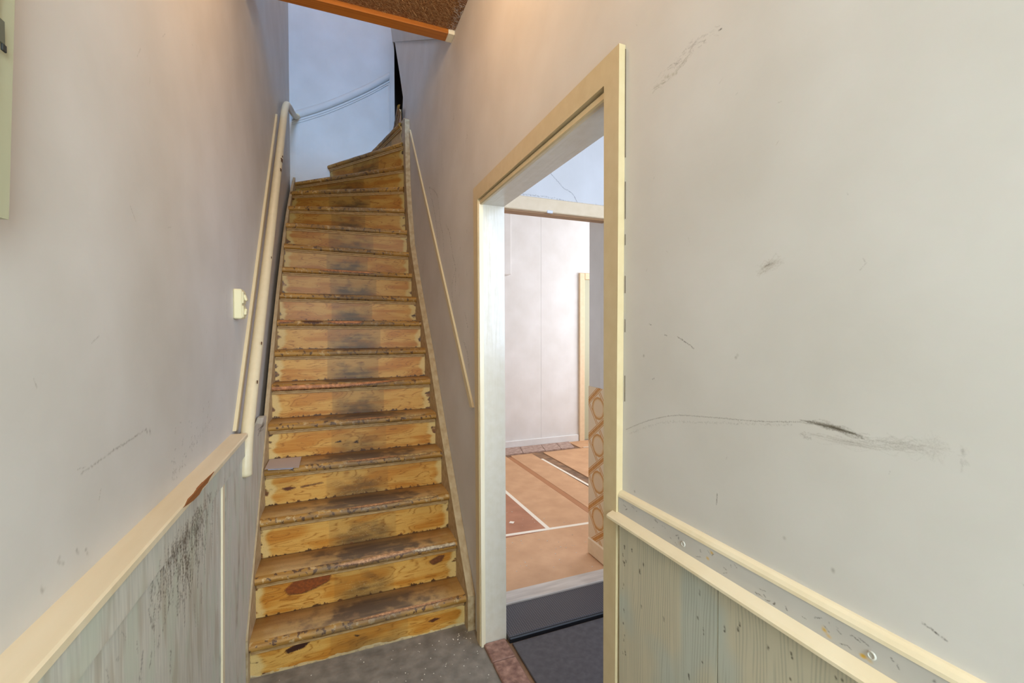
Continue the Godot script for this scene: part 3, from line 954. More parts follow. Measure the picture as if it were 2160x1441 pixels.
func ceiling() -> void:
	var o := base("ceiling", "ceiling over the hallway covered in brown coir matting with a varnished edge", "ceiling", "structure")
	var st := mb()
	box(st, Vector3(-0.6, CEIL, -2.395), Vector3(WR + 0.05, 3.24, 1.5))
	put("slab", st, M.fibre_back, o)
	st = mb()
	for k in 26000:
		var x := rng.randf_range(-0.36, 0.632)
		var z := rng.randf_range(-2.328, -1.75)
		var p := Vector3(x, CEIL - 0.001, z)
		var a := rng.randfn(0.9, 0.8)
		var d := Vector3(cos(a), -rng.randf_range(0.12, 0.75), sin(a)) * rng.randf_range(0.008, 0.022)
		var s := Vector3(-sin(a), 0, cos(a)) * 0.0008
		var c := Color(0.40, 0.21, 0.09).lerp(Color(0.72, 0.44, 0.20), rng.randf())
		if x > 0.598 + rng.randf_range(-0.02, 0.02):
			c = Color(0.80, 0.73, 0.66) if rng.randf() > 0.35 else Color(0.2, 0.12, 0.08)
		st.set_color(c)
		tri(st, p - s, p + s, p + d)
	var fb := put("coir_matting", st, M.fibre, o)
	fb.set_meta("kind", "stuff")
	st = mb()
	box(st, Vector3(-0.40, CEIL - 0.022, -2.405), Vector3(WR - 0.034, CEIL + 0.2, -2.332), 0.003)
	put("edge_board", st, M.varnish, o)
	st = mb()
	box(st, Vector3(WR - 0.034, CEIL - 0.0222, -2.4052), Vector3(WR + 0.0, CEIL + 0.1, -2.3318), 0.002)
	put("board_end", st, M.cap, o)


func far_rooms() -> void:
	# the passage behind the doorway
	var st := mb()
	box(st, Vector3(WRB - 0.02, -0.2, -2.21), Vector3(2.6, 0.0, -0.3))
	tag(put("floor", st, M.underfloor), "dark floor of the side passage under the rubber mats", "floor", "structure")
	st = mb()
	box(st, Vector3(WRB, 0, -0.34), Vector3(2.6, 3.0, -0.28))
	box(st, Vector3(2.5, 0, -2.2), Vector3(2.6, 3.0, -0.34))
	tag(put("wall_passage", st, M.plaster_tri), "plaster walls of the side passage hidden beside the doorway", "wall", "structure")
	st = mb()
	box(st, Vector3(WRB, 2.9, -5.1), Vector3(4.4, 3.05, -0.28))
	tag(put("ceiling", st, M.white_tri), "white ceiling over the passage and the far room", "ceiling", "structure")
	# cracked plaster wall over the second doorway
	var C := Vector2(512, 512)
	var cpx := func(x: float, y: float) -> Vector2: return Vector2((x - 0.75) / 0.9 * C.x, (2.9 - y) / 0.85 * C.y)
	var cm := canvas(512, 512)
	for path in [[[1.13, 2.26], [1.17, 2.225], [1.21, 2.19], [1.25, 2.175], [1.275, 2.155], [1.295, 2.12]], [[0.98, 2.20], [1.0, 2.19]]]:
		var pts := []
		for p in path:
			pts.append(cpx.call(p[0], p[1]))
		stroke(cm, curve2(pts, 16), 1.0, Color(0.25, 0.22, 0.2, 0.8), 0.85, 0.7)
	stroke(cm, curve2([cpx.call(0.8, 2.125), cpx.call(1.1, 2.13), cpx.call(1.3, 2.118), cpx.call(1.6, 2.125)], 40), 1.5, Color(0.35, 0.32, 0.3, 0.5), 0.6, 1.2)
	M.cracked = detail(M.plaster_up, cm)
	st = mb()
	slab(st, PackedVector2Array([Vector2(WRB, 0), Vector2(0.795, 0), Vector2(0.795, 2.09), Vector2(1.5, 2.09), Vector2(1.5, 0), Vector2(2.55, 0), Vector2(2.55, 2.95), Vector2(WRB, 2.95)]),
		func(p: Vector2, side: int) -> Vector3: return Vector3(p.x, p.y, -2.20 - 0.08 * side), func(p: Vector2) -> Vector2: return Vector2(p.x, -p.y), func(p: Vector2) -> Vector2: return Vector2((p.x - 0.75) / 0.9, (2.9 - p.y) / 0.85))
	tag(put("wall_inner", st, M.cracked), "cracked bluish plaster wall above the second doorway", "wall", "structure")
	# second doorway: lintel and the papered pier
	var d := base("door_2", "second doorway with a cream lintel and a patterned paper pier", "doorway", "structure")
	st = mb()
	box(st, Vector3(0.75, 2.045, -2.265), Vector3(1.5, 2.118, -2.185), 0.004)
	put("lintel", st, M.peach, d)
	st = mb()
	box(st, Vector3(0.75, 2.036, -2.262), Vector3(1.5, 2.052, -2.205), 0.003)
	put("door_stop", st, mat(Color(0.62, 0.46, 0.30), 0.5), d)
	st = mb()
	box(st, Vector3(1.503, 0.0, -2.41), Vector3(1.66, 2.95, -2.19), 0.004)
	put("pier", st, M.plaster_tri, d)
	st = mb()
	box(st, Vector3(1.10, 2.040, -2.188), Vector3(1.135, 2.056, -2.181), 0.003)
	put("paint_blob", st, mat(Color(0.85, 0.84, 0.86), 0.4), d)
	var wp := Image.create(256, 384, false, Image.FORMAT_RGB8)
	var n1 := noise(61, 0.03, 256, 384, 3).get_data()
	for y in 384:
		for x in 256:
			# repeat 0.222 m high and 0.22 m wide; discs in the middle, ribbons crossing between them
			var u := (x / 256.0 - 0.5) * 0.22
			var v := (y / 384.0 - 0.5) * 0.222
			var c := Color(0.87, 0.77, 0.63)
			var r := Vector2(u, v).length() + (n1[y * 256 + x] / 255.0 - 0.5) * 0.004
			for s in [0.0, -0.222, 0.222]:
				var q: float = (v + s) + 0.111 + u * 0.75       # rising ribbon
				if absf(q) < 0.013 or absf(absf(q) - 0.02) < 0.003:
					c = Color(0.72, 0.47, 0.20).lerp(Color(0.80, 0.57, 0.28), n1[y * 256 + x] / 255.0)
				var w: float = (v + s) + 0.111 - u * 1.25
				if absf(absf(w) - 0.011) < 0.005 and absf(q) > 0.026:
					c = Color(0.77, 0.53, 0.25)
			if r < 0.068:
				var rr := r
				c = Color(0.86, 0.74, 0.58)
				if rr > 0.055:
					c = Color(0.78, 0.56, 0.30)
				elif rr > 0.045:
					c = Color(0.84, 0.68, 0.46).lerp(c, n1[y * 256 + x] / 255.0)
			wp.set_pixel(x, y, c)
	st = mb()
	var wz := [-2.196, -2.405]
	for k in 1:
		var a := Vector3(1.4985, 0.13, -2.195)
		var b := Vector3(1.4985, 0.13, -2.408)
		var c := Vector3(1.4985, 1.068, -2.408)
		var e := Vector3(1.4985, 1.066, -2.195)
		var f := func(p: Vector3) -> Vector2: return Vector2((p.z + 2.30) / 0.22 + 0.5, -(p.y - 0.945) / 0.222 + 0.5)
		quad(st, a, e, c, b, [f.call(a), f.call(e), f.call(c), f.call(b)])
		quad(st, a + Vector3(0.004, 0, 0), a, b, b + Vector3(0.004, 0, 0))
		quad(st, e, e + Vector3(0.004, 0, 0), c + Vector3(0.004, 0, 0), c)
		quad(st, b, c, c + Vector3(0.004, 0, 0), b + Vector3(0.004, 0, 0))
		quad(st, a, a + Vector3(0.004, 0, 0), e + Vector3(0.004, 0, 0), e)
	put("wallpaper", st, textured(tex(wp), 0.6), d)
	st = mb()
	box(st, Vector3(1.492, 0.026, -2.412), Vector3(1.51, 0.13, -2.192), 0.008)
	put("pier_base", st, M.peach, d)

	# mats and the step between them
	st = mb()
	box(st, Vector3(0.757, 0.0, -1.852), Vector3(1.75, 0.010, -0.75), 0.003)
	tag(put("rubber_mat", st, M.mat_smooth), "smooth dark grey rubber mat just inside the doorway", "mat")
	var r := base("rubber_mat", "grey studded rubber mat on the low step before the orange floor", "mat")
	st = mb()
	box(st, Vector3(0.748, 0.0, -2.095), Vector3(1.95, 0.026, -1.873), 0.003)
	put("mat_surface", st, M.mat_dotted, r)
	st = mb()
	box(st, Vector3(0.748, 0.0, -1.872), Vector3(1.95, 0.024, -1.860), 0.004)
	put("front_edge", st, M.rubber_edge, r)
	st = mb()
	box(st, Vector3(WRB, -0.01, -2.20), Vector3(2.2, 0.034, -2.098), 0.004)
	tag(put("trim_1", st, M.sill), "worn pale wooden sill strip between the mats and the orange floor", "sill", "structure")

	# the far room
	var f := base("floor", "orange-brown hardboard sheets with white tape in the far room", "floor", "structure")
	st = mb()
	box(st, Vector3(WRB, -0.2, -5.05), Vector3(4.4, 0.018, -2.2))
	put("subfloor", st, M.underfloor, f)
	for b in [[0.75, 2.70, -2.795, -2.202, 0], [0.75, 1.415, -3.62, -2.800, 1], [0.75, 1.415, -4.66, -3.625, 0], [1.42, 1.83, -4.66, -2.800, 0], [1.885, 2.145, -4.655, -2.800, 0], [2.285, 4.25, -4.64, -2.800, 0], [2.70, 4.25, -2.795, -2.29, 1], [2.79, 4.25, -4.96, -4.66, 0]]:
		st = mb()
		box(st, Vector3(b[0], 0.017, b[2]), Vector3(b[1], 0.0255, b[3]), 0.0015)
		put("hardboard_sheet", st, M.board_red if b[4] else M.board, f)
	st = mb()
	box(st, Vector3(1.832, 0.017, -4.60), Vector3(1.883, 0.0245, -2.80), 0.001)
	put("joint_strip", st, mat(Color(0.68, 0.46, 0.29), 0.7), f)
	for t in [[Vector2(0.76, -2.855), Vector2(2.3, -2.745), 0.030], [Vector2(1.425, -2.80), Vector2(1.418, -3.72), 0.030], [Vector2(2.175, -3.15), Vector2(2.155, -4.41), 0.028], [Vector2(2.83, -4.66), Vector2(3.4, -4.62), 0.02]]:
		var a: Vector2 = t[0]
		var b: Vector2 = t[1]
		var n: Vector2 = (b - a).orthogonal().normalized() * t[2] * 0.5
		st = mb()
		slab(st, PackedVector2Array([a + n, b + n, b - n, a - n]), func(p: Vector2, side: int) -> Vector3: return Vector3(p.x, 0.0262 - 0.001 * side + (0.0003 if absf(a.x - b.x) > 0.5 else 0.0), p.y))
		put("tape_strip", st, M.tape, f)
	st = mb()
	for k in 70:
		var c := Vector3(rng.randf_range(0.95, 1.6), 0.0265, rng.randf_range(-3.2, -2.25))
		var q := rng.randf_range(0.001, 0.004)
		box(st, c - Vector3(q, 0.0008, q * 0.7), c + Vector3(q, 0.001, q * 0.7), 0.0004)
	tag(put("floor_crumbs", st, M.crumb), "small pale crumbs scattered on the orange boards", "debris", "stuff")
	st = mb()
	slab(st, PackedVector2Array([Vector2(1.205, -3.005), Vector2(1.225, -3.03), Vector2(1.25, -3.01), Vector2(1.23, -2.985)]), func(p: Vector2, side: int) -> Vector3: return Vector3(p.x, 0.0272 - 0.0012 * side, p.y))
	tag(put("paper_scrap", st, M.tape), "small cream scrap lying on the dark red board near the tape", "scrap")
	var h := base("hearth", "row of worn pinkish hearth tiles at the foot of the white wall", "hearth", "structure")
	var xs := [1.80, 2.08, 2.36, 2.57, 2.75]
	for k in 4:
		st = mb()
		var fx: float = xs[k]
		var gx: float = xs[k + 1]
		slab(st, PackedVector2Array([Vector2(fx - 0.02, -4.69), Vector2(gx - 0.026, -4.69), Vector2(gx + 0.05, -4.965), Vector2(fx + 0.056, -4.965)]), func(p: Vector2, side: int) -> Vector3: return Vector3(p.x, 0.032 - 0.014 * side - 0.001 * (k % 2), p.y))
		put("tile", st, M.tile, h)
	# white wall with its skirting, seam, boxed pipe and door frame
	var w := base("wall_far", "brightly lit white wall at the end of the far room", "wall", "structure")
	st = mb()
	box(st, Vector3(0.7, -0.1, -5.1), Vector3(2.428, 3.0, -4.985))
	put("plasterboard", st, M.white_tri, w)
	st = mb()
	box(st, Vector3(2.430, -0.1, -5.1), Vector3(4.4, 3.0, -4.985))
	put("plasterboard", st, M.white_tri, w)
	st = mb()
	box(st, Vector3(0.75, 0.018, -4.99), Vector3(2.95, 0.105, -4.968), 0.004)
	put("skirting", st, M.white_tri, w)
	st = mb()
	box(st, Vector3(1.70, 2.07, -4.99), Vector3(1.985, 2.9, -4.86), 0.006)
	put("boxed_pipe", st, M.white_tri, w)
	st = mb()
	box(st, Vector3(WRB, 0, -4.99), Vector3(0.80, 2.95, -2.28))
	tag(put("wall_partition", st, M.white_tri), "white side of the stair wall in the far room", "wall", "structure")
	st = mb()
	box(st, Vector3(4.3, 0, -5.0), Vector3(4.4, 2.95, -2.2))
	box(st, Vector3(2.5, 0, -2.28), Vector3(4.4, 2.95, -2.2))
	tag(put("wall_window", st, M.white_tri), "white window wall of the far room outside the view", "wall", "structure")
	var dr := base("door_3", "peach painted door frame at the right end of the white wall", "doorway", "structure")
	st = mb()
	box(st, Vector3(2.955, 0.018, -4.99), Vector3(3.03, 2.15, -4.955), 0.006)
	put("jamb", st, M.peach, dr)
	st = mb()
	box(st, Vector3(3.03, 2.07, -4.99), Vector3(3.9, 2.15, -4.955), 0.006)
	put("head", st, M.peach, dr)
	st = mb()
	box(st, Vector3(3.03, 0.03, -4.988), Vector3(3.85, 2.07, -4.975), 0.002)
	put("door_leaf", st, M.cabinet, dr)


# ---------------------------------------------------------------- the stairs
func step_line(k: int) -> Array:   # left and right end of riser k's face, in plan (x, z)
	if k < 15:
		var s: Array = STEPS[k]
		return [Vector2(xl(s[1]), s[1]), Vector2(XR, s[2])]
	if k == 15:
		return [Vector2(0.045, -4.594), Vector2(XR, -3.813)]
	if k == 16:
		return [Vector2(0.440, -4.594), Vector2(XR, -3.883)]
	if k == 17:
		return [Vector2(0.640, -4.585), Vector2(XR + 0.005, -3.965)]
	return [Vector2(0.95, -4.585), Vector2(0.612, -4.17)]


func step_y(k: int) -> float:
	if k < 15:
		return STEPS[k][0]
	return [2.904, 3.095, 3.285, 3.475][k - 15]


func staircase() -> void:
	var o := base("staircase", "steep worn wooden staircase with ochre grained risers turning right at the top", "stairs")
	# stringers
	var lt := PackedVector2Array([Vector2(-2.03, 0), Vector2(-2.03, 0.185), Vector2(-2.20, 0.40), Vector2(-2.68, 0.977), Vector2(-3.065, 1.455), Vector2(-3.254, 1.67), Vector2(-3.477, 1.90), Vector2(-3.69, 2.12), Vector2(-3.925, 2.33), Vector2(-4.142, 2.50), Vector2(-4.384, 2.68), Vector2(-4.598, 2.82), Vector2(-4.598, 2.40), Vector2(-3.7, 1.55), Vector2(-2.5, 0.0)])
	var st := mb()
	slab(st, lt, func(p: Vector2, side: int) -> Vector3: return Vector3(xl(p.x) - 0.019 * side if true else 0.0, p.y, p.x))
	put("stringer", st, M.stringer, o)
	var rt := PackedVector2Array([Vector2(-2.015, 0), Vector2(-2.015, 0.165), Vector2(-2.16, 0.348), Vector2(-2.562, 0.859), Vector2(-2.864, 1.265), Vector2(-3.159, 1.615), Vector2(-3.332, 1.83), Vector2(-3.51, 2.076), Vector2(-3.615, 2.36), Vector2(-3.69, 2.60), Vector2(-3.712, 2.90), Vector2(-3.725, 3.12), Vector2(-3.80, 3.16), Vector2(-4.10, 3.20), Vector2(-4.10, 2.2), Vector2(-3.4, 1.2), Vector2(-2.5, 0.0)])
	st = mb()
	slab(st, rt, func(p: Vector2, side: int) -> Vector3: return Vector3(XR + 0.036 * side, p.y, p.x))
	put("stringer", st, M.stringer, o)
	for k in 18:
		var big := k < 5
		var y := step_y(k)
		var top := y + 0.062
		var below := 0.0 if k == 0 else step_y(k - 1) + 0.062
		var ln := step_line(k)
		var a: Vector2 = ln[0]
		var b: Vector2 = ln[1]
		var dir := (b - a).normalized()
		var fwd := Vector2(-dir.y, dir.x)          # towards the walker
		if fwd.y < 0 and k < 17 or (k == 17 and fwd.x > 0):
			fwd = -fwd
		# riser board
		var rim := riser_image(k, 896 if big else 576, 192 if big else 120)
		if k == 1:
			chip(rim, [Vector2(0.125, 0.30), Vector2(0.17, 0.10), Vector2(0.29, 0.05), Vector2(0.34, 0.12), Vector2(0.33, 0.28), Vector2(0.27, 0.42), Vector2(0.20, 0.52), Vector2(0.14, 0.46)], Color(0.62, 0.31, 0.10), true)
			chip(rim, [Vector2(0.845, 0.30), Vector2(0.90, 0.16), Vector2(0.935, 0.18), Vector2(0.92, 0.34), Vector2(0.87, 0.44)], Color(0.52, 0.30, 0.15), true)
		if k == 0:
			chip(rim, [Vector2(0.14, 0.28), Vector2(0.20, 0.10), Vector2(0.26, 0.08), Vector2(0.22, 0.34), Vector2(0.15, 0.42)], Color(0.22, 0.10, 0.05), false)
			chip(rim, [Vector2(0.44, 0.30), Vector2(0.47, 0.38), Vector2(0.455, 0.42)], Color(0.15, 0.10, 0.08), false)
			chip(rim, [Vector2(0.80, 0.50), Vector2(0.84, 0.42), Vector2(0.87, 0.48), Vector2(0.83, 0.58)], Color(0.36, 0.18, 0.08), false)
		if k == 4:
			chip(rim, [Vector2(0.36, 0.60), Vector2(0.40, 0.52), Vector2(0.405, 0.60)], Color(0.15, 0.10, 0.07), false)
			chip(rim, [Vector2(0.47, 0.66), Vector2(0.50, 0.56), Vector2(0.505, 0.70)], Color(0.22, 0.13, 0.07), false)
		if k == 3:
			chip(rim, [Vector2(0.08, 0.48), Vector2(0.12, 0.44), Vector2(0.16, 0.50), Vector2(0.11, 0.58)], Color(0.40, 0.20, 0.08), false)
			chip(rim, [Vector2(0.18, 0.47), Vector2(0.30, 0.42), Vector2(0.30, 0.45), Vector2(0.18, 0.53)], Color(0.42, 0.25, 0.12), false)
		st = mb()
		var P := func(q: Vector2, h: float) -> Vector3: return Vector3(q.x, h, q.y)
		var thick := 0.018 if k < 14 else 0.004
		var ab := a - fwd * thick
		var bb := b - fwd * thick
		var u := [Vector2(0, 1), Vector2(1, 1), Vector2(1, 0), Vector2(0, 0)]
		quad(st, P.call(a, below), P.call(b, below), P.call(b, y + 0.02), P.call(a, y + 0.02), u)
		quad(st, P.call(bb, below), P.call(ab, below), P.call(ab, y + 0.02), P.call(bb, y + 0.02), u)
		quad(st, P.call(ab, below), P.call(a, below), P.call(a, y + 0.02), P.call(ab, y + 0.02), u)
		quad(st, P.call(b, below), P.call(bb, below), P.call(bb, y + 0.02), P.call(b, y + 0.02), u)
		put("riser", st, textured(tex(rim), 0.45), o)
		# tread with a rounded nosing
		var nx := step_line(k + 1)
		var rings := []
		var cols := 10
		for i in cols + 1:
			var s := float(i) / cols
			var f := a.lerp(b, s)
			var back: Vector2
			if k >= 14 and k < 17:
				var c0: Vector2 = nx[0]
				var wall := a.distance_to(c0)
				var full := wall + c0.distance_to(nx[1])
				var t := s * full
				back = a.lerp(c0, t / wall) if t < wall else c0.lerp(nx[1], (t - wall) / (full - wall))
			else:
				back = (nx[0] as Vector2).lerp(nx[1], s)
			back -= fwd * 0.005
			var wob := 0.0016 * sin(i * 2.7 + k * 1.9) + (0.0012 * sin(i * 5.1 + k) if k < 7 else 0.0)
			var dip := 0.003 * sin(PI * s) if k < 8 else 0.0
			var ring := [P.call(back, top), P.call(f + fwd * 0.004, top - dip)]
			for q in 7:
				var an := PI * 0.5 - PI * q / 6.0
				ring.append(P.call(f + fwd * (0.010 + wob + 0.019 * cos(an)), top - 0.0205 - dip * 0.6 + 0.019 * sin(an)))
			ring.append(P.call(f - fwd * 0.004, top - 0.040))
			ring.append(P.call(back, top - 0.040))
			rings.append(ring)
		var vs := [0.0, 0.62, 0.70, 0.76, 0.82, 0.87, 0.92, 0.96, 0.98, 0.99, 1.0, 1.0]
		st = mb(true)
		for r in rings:
			r.reverse()
		vs.resize(11)
		vs.reverse()
		vs.append(0.0)
		loft(st, rings, true, true, func(i: int, q: int) -> Vector2: return Vector2(float(i) / cols, vs[mini(q, 10)] if q < 11 else 0.0))
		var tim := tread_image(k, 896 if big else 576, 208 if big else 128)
		var raw := Color(0.88, 0.60, 0.40)
		match k:
			5:
				chip(tim, [Vector2(0.0, 0.84), Vector2(0.15, 0.78), Vector2(0.45, 0.80), Vector2(0.62, 0.74), Vector2(0.86, 0.68), Vector2(0.70, 0.80), Vector2(0.42, 0.90), Vector2(0.2, 0.92), Vector2(0.0, 0.94)], raw, true)
			7:
				chip(tim, [Vector2(0.31, 0.80), Vector2(0.38, 0.75), Vector2(0.56, 0.76), Vector2(0.55, 0.85), Vector2(0.40, 0.87)], raw, true)
				chip(tim, [Vector2(0.15, 0.80), Vector2(0.20, 0.76), Vector2(0.31, 0.80), Vector2(0.26, 0.88), Vector2(0.17, 0.86)], Color(0.30, 0.15, 0.06), false)
				chip(tim, [Vector2(0.01, 0.76), Vector2(0.12, 0.75), Vector2(0.10, 0.82), Vector2(0.01, 0.86)], raw, true)
			9:
				chip(tim, [Vector2(0.25, 0.79), Vector2(0.31, 0.74), Vector2(0.68, 0.80), Vector2(0.66, 0.85), Vector2(0.30, 0.83)], raw, true)
			1:
				chip(tim, [Vector2(0.34, 0.80), Vector2(0.55, 0.72), Vector2(0.75, 0.70), Vector2(0.86, 0.72), Vector2(0.74, 0.79), Vector2(0.5, 0.86)], Color(0.86, 0.66, 0.47), true)
				chip(tim, [Vector2(0.74, 0.78), Vector2(0.86, 0.74), Vector2(0.99, 0.76), Vector2(0.99, 0.84), Vector2(0.80, 0.85)], Color(0.90, 0.84, 0.72), true)
			0:
				chip(tim, [Vector2(0.42, 0.74), Vector2(0.62, 0.69), Vector2(0.85, 0.70), Vector2(0.97, 0.74), Vector2(0.8, 0.76), Vector2(0.6, 0.78)], Color(0.85, 0.64, 0.46), true)
			2, 3, 4:
				chip(tim, [Vector2(0.40, 0.76), Vector2(0.55, 0.71), Vector2(0.74, 0.70), Vector2(0.70, 0.76), Vector2(0.52, 0.79)], Color(0.84, 0.62, 0.43), true)
				chip(tim, [Vector2(0.70, 0.76), Vector2(0.82, 0.71), Vector2(0.94, 0.73), Vector2(0.90, 0.80), Vector2(0.78, 0.80)], Color(0.86, 0.74, 0.50), true)
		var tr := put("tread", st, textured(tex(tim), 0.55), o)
		# cove moulding under the nosing
		st = mb()
		var mo := []
		for q in [a + dir * 0.004, b - dir * 0.004]:
			mo.append([P.call(q, y + 0.004), P.call(q + fwd * 0.005, y + 0.004), P.call(q + fwd * 0.0075, y + 0.0065), P.call(q + fwd * 0.0075, y + 0.0100), P.call(q + fwd * 0.0055, y + 0.0115), P.call(q + fwd * 0.0055, y + 0.0135), P.call(q + fwd * 0.011, y + 0.0155), P.call(q + fwd * 0.0135, y + 0.0185), P.call(q + fwd * 0.0135, y + 0.0225), P.call(q, y + 0.0225)])
		for r in mo:
			r.reverse()
		loft(st, mo)
		put("cove_moulding", st, M.scotia, tr)


# a flake of paint gone: polygon in riser coordinates
func chip(im: Image, poly: Array, col: Color, rim: bool) -> void:
	var pts := PackedVector2Array()
	var lo := Vector2(9, 9)
	var hi := Vector2(-9, -9)
	for p in poly:
		pts.append(p)
		lo = lo.min(p)
		hi = hi.max(p)
	var s := Vector2(im.get_width(), im.get_height())
	for y in range(int(lo.y * s.y) - 3, int(hi.y * s.y) + 4):
		for x in range(int(lo.x * s.x) - 3, int(hi.x * s.x) + 4):
			if x < 0 or y < 0 or x >= s.x or y >= s.y:
				continue
			var q := Vector2(x, y) / s + Vector2(nv(n_speck, x * 3, y * 3) - 0.5, (nv(n_speck, x * 3 + 400, y * 3) - 0.5) * 4.0) * 0.022
			if Geometry2D.is_point_in_polygon(q, pts):
				im.set_pixel(x, y, col.lerp(Color(0.25, 0.12, 0.05), 0.5 * nv(n_blotch, x * 4, y * 4)))
			elif rim and Geometry2D.is_point_in_polygon(q + Vector2(0, -0.025), pts):
				im.set_pixel(x, y, Color(0.30, 0.17, 0.08))


func handrail() -> void:
	var o := base("handrail", "round cream painted handrail up the left wall with chipped paint", "handrail")
	var at := func(z: float, y: float) -> Vector3: return Vector3(xl(z) + 0.002, y, z)
	var path := smooth_path([at.call(-2.022, 0.836), at.call(-2.027, 0.88), at.call(-2.045, 0.95), at.call(-2.085, 1.02), at.call(-2.150, 1.105), at.call(-2.224, 1.200), at.call(-2.436, 1.462), at.call(-2.888, 2.02), at.call(-3.271, 2.50), at.call(-3.56, 2.862), at.call(-3.70, 3.02), at.call(-3.84, 3.125), at.call(-4.02, 3.195), at.call(-4.25, 3.265), at.call(-4.45, 3.325), Vector3(xl(-4.56) + 0.012, 3.362, -4.575), Vector3(-0.225, 3.385, ZB + 0.025)], 6)
	var st := mb(true)
	tube(st, path, func(t: float) -> float: return 0.0235 * sqrt(clampf(t * 55.0 + 0.03, 0, 1)), 18)
	var d := Vector2(1, 1)
	put("rail", st, M.rail, o)
	# fixing plate and chips in the paint
	st = mb()
	box(st, Vector3(-0.009, -0.058, -0.014), Vector3(0.004, 0.058, 0.014), 0.003, Transform3D(Basis(), Vector3(xl(-2.12) - 0.003, 0.94, -2.118)))
	put("fixing_plate", st, M.rail, o)
	for c in [[-2.33, 1.347, 0.009], [-2.20, 1.185, 0.009], [-3.20, 2.415, 0.016], [-3.27, 2.50, 0.022], [-3.30, 2.535, 0.014], [-2.70, 1.79, 0.008]]:
		st = mb(true)
		var cz: float = c[0]
		var ctr: Vector3 = at.call(cz, c[1])
		var tang := Vector3(0.02, -1.24, 1).normalized()
		var ns := Vector3(0.80, 0.0, 0.6).slide(tang).normalized()
		var side := tang.cross(ns)
		var rings := []
		for j in [1.0, 0.5]:
			var ring := []
			for q in 10:
				var aa := TAU * q / 10
				var l: float = c[2] * j * (1.0 + 0.3 * sin(q * 2.3))
				var al := side * sin(aa) * l * 0.45
				var r3 := ns * sqrt(maxf(0.0, 0.0239 * 0.0239 - al.length_squared()))
				ring.append(ctr + tang * cos(aa) * l + al + r3)
			rings.append(ring)
		loft(st, rings, true, true)
		put("paint_chip", st, mat(Color(0.34, 0.20, 0.10), 0.8), o)


func hall_door() -> void:
	var o := base("door_1", "open doorway with a cream architrave in the right wall", "doorway", "structure")
	var pl := func(p: Vector2, side: int) -> Vector3: return Vector3(WR - 0.017 + 0.019 * side, p.y, p.x)
	var st := mb()
	slab(st, PackedVector2Array([Vector2(-0.927, 0), Vector2(-0.883, 0), Vector2(-0.868, 2.055), Vector2(-0.929, 1.99)]), pl)
	put("architrave", st, M.architrave, o)
	st = mb()
	slab(st, PackedVector2Array([Vector2(-1.898, 0), Vector2(-1.944, 0), Vector2(-1.972, 2.050), Vector2(-1.910, 1.985)]), pl)
	put("architrave", st, M.architrave, o)
	st = mb()
	slab(st, PackedVector2Array([Vector2(-0.929, 1.99), Vector2(-0.868, 2.055), Vector2(-1.972, 2.050), Vector2(-1.910, 1.985)]), pl)
	put("architrave", st, M.architrave, o)
	# jamb linings with a stop bead
	st = mb()
	slab(st, PackedVector2Array([Vector2(WR + 0.004, -0.01), Vector2(WR + 0.004, 1.985), Vector2(WRB + 0.004, 1.985), Vector2(WRB + 0.004, -0.01)]),
		func(p: Vector2, side: int) -> Vector3: return Vector3(p.x, p.y, -1.896 - 0.013 * (p.y / 2.0) - 0.024 * side))
	put("jamb", st, M.cream_gloss, o)
	st = mb()
	slab(st, PackedVector2Array([Vector2(WR + 0.004, -0.01), Vector2(WR + 0.004, 1.985), Vector2(WRB + 0.004, 1.985), Vector2(WRB + 0.004, -0.01)]),
		func(p: Vector2, side: int) -> Vector3: return Vector3(p.x, p.y, -0.929 + 0.024 * side))
	put("jamb", st, M.cream_gloss, o)
	st = mb()
	box(st, Vector3(WR + 0.004, 1.966, -1.912), Vector3(WRB + 0.004, 1.993, -0.927), 0.002)
	put("head_lining", st, M.cream_gloss, o)
	st = mb()
	box(st, Vector3(WR - 0.010, 1.962, -1.908), Vector3(WR + 0.008, 1.984, -0.929), 0.004)
	put("head_bead", st, M.architrave, o)
	st = mb()
	slab(st, PackedVector2Array([Vector2(WR - 0.013, 0.0), Vector2(WR - 0.013, 1.975), Vector2(WR + 0.006, 1.975), Vector2(WR + 0.006, 0.0)]),
		func(p: Vector2, side: int) -> Vector3: return Vector3(p.x, p.y, -1.887 - 0.013 * (p.y / 2.0) - 0.016 * side))
	put("jamb_bead", st, M.cap, o)
	# dark crack where the architrave has come away from the plaster
	for c in [[1.80, 2.045, 0.0012], [1.66, 1.745, 0.0014], [1.60, 1.625, 0.0012], [1.49, 1.53, 0.0013], [1.40, 1.43, 0.0010], [1.24, 1.30, 0.0010]]:
		st = mb()
		box(st, Vector3(WR - 0.0008, c[0], -0.8672), Vector3(WR + 0.001, c[1], -0.8672 + c[2]))
		put("shrinkage_crack", st, M.gap, o)
	# worn stone threshold in three blocks
	var zs := [-1.895, -1.772, -1.60, -1.37, -1.14, -0.93]
	for k in 5:
		st = mb()
		box(st, Vector3(WR - 0.002, -0.05, zs[k] + 0.0015), Vector3(WRB - 0.004, 0.012 - 0.001 * (k % 2), zs[k + 1] - 0.0015), 0.004)
		put("threshold_stone", st, M.stone, o)


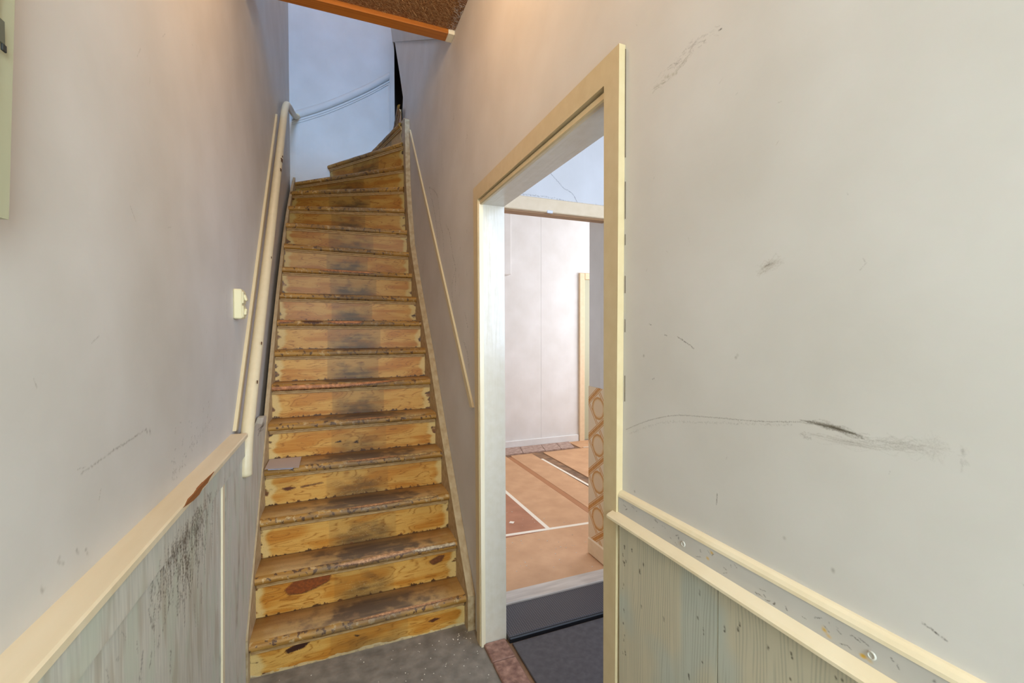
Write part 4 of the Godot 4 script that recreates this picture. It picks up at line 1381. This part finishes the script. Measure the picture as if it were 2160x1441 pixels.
func small_things() -> void:
	# double switch on the left wall
	var z0 := -2.093
	var o := base("light_switch", "cream surface-mounted double switch on the left wall beside the handrail", "switch", "", Vector3(xl(-2.13) - 0.045, 1.518, -2.13))
	o.rotation.y = -0.0198
	var st := mb()
	box(st, Vector3(0.0, -0.060, -0.036), Vector3(0.030, 0.060, 0.036), 0.004)
	put("housing", st, M.switch, o)
	for k in 2:
		st = mb()
		var yc := 0.026 - 0.057 * k
		box(st, Vector3(0.028, yc - 0.025, -0.031), Vector3(0.035, yc + 0.025, 0.031), 0.003)
		var pl := put("face_plate", st, M.switch, o)
		st = mb()
		box(st, Vector3(-0.004, -0.013, -0.014), Vector3(0.006, 0.013, 0.014), 0.003, Transform3D(Basis(Vector3(0, 0, 1), 0.28 if k == 0 else -0.15), Vector3(0.037, yc, 0)))
		put("rocker", st, M.switch, pl)
	# meter cabinet whose edge shows at the far left
	o = base("meter_cabinet", "pale grey-green meter cabinet at the upper left edge, cut off by the frame", "cabinet", "", Vector3(xl(-0.5) - 0.045, 1.53, -0.5))
	o.rotation.y = -0.0198
	st = mb()
	slab(st, PackedVector2Array([Vector2(-0.183, -0.003), Vector2(0.12, -0.015), Vector2(0.12, 0.42), Vector2(-0.215, 0.42)]), func(p: Vector2, side: int) -> Vector3: return Vector3(0.045 - 0.044 * side, p.y, p.x))
	put("body", st, M.cabinet, o)
	st = mb()
	slab(st, PackedVector2Array([Vector2(-0.150, 0.02), Vector2(0.10, 0.012), Vector2(0.10, 0.40), Vector2(-0.185, 0.40)]), func(p: Vector2, side: int) -> Vector3: return Vector3(0.049 - 0.005 * side, p.y, p.x))
	put("cover", st, M.cabinet, o)
	for q in [[-0.168, 0.197, 0.010, 0.026, Color(0.36, 0.36, 0.30)], [-0.172, 0.181, 0.007, 0.008, Color(0.14, 0.15, 0.15)], [-0.155, 0.170, 0.008, 0.009, Color(0.80, 0.52, 0.22)], [-0.150, 0.243, 0.010, 0.016, Color(0.13, 0.14, 0.20)]]:
		st = mb()
		box(st, Vector3(0.0485, q[1] - q[3] * 0.5, q[0] - q[2] * 0.5), Vector3(0.0508, q[1] + q[3] * 0.5, q[0] + q[2] * 0.5), 0.0006)
		put("printed_mark", st, mat(q[4], 0.6), o)
	# two sheets of card on the fourth tread
	var top := step_y(3) + 0.062
	o = base("card_sheet", "greyish card lying askew on the fourth stair tread, topmost of two", "card", "", Vector3(-0.21, top + 0.0045, -2.56))
	st = mb()
	slab(st, PackedVector2Array([Vector2(-0.075, 0.075), Vector2(0.078, 0.105), Vector2(0.080, -0.100), Vector2(-0.073, -0.112)]), func(p: Vector2, side: int) -> Vector3: return Vector3(p.x, 0.0012 - 0.0014 * side, p.y))
	put("sheet", st, M.paper, o)
	o = base("card_sheet", "bluish card under the greyish one on the fourth stair tread", "card", "", Vector3(-0.21, top + 0.0015, -2.56))
	st = mb()
	slab(st, PackedVector2Array([Vector2(-0.060, 0.086), Vector2(0.05, 0.106), Vector2(0.075, -0.09), Vector2(-0.070, -0.10)]), func(p: Vector2, side: int) -> Vector3: return Vector3(p.x, 0.0012 - 0.0014 * side, p.y))
	put("sheet", st, M.paper_edge, o)
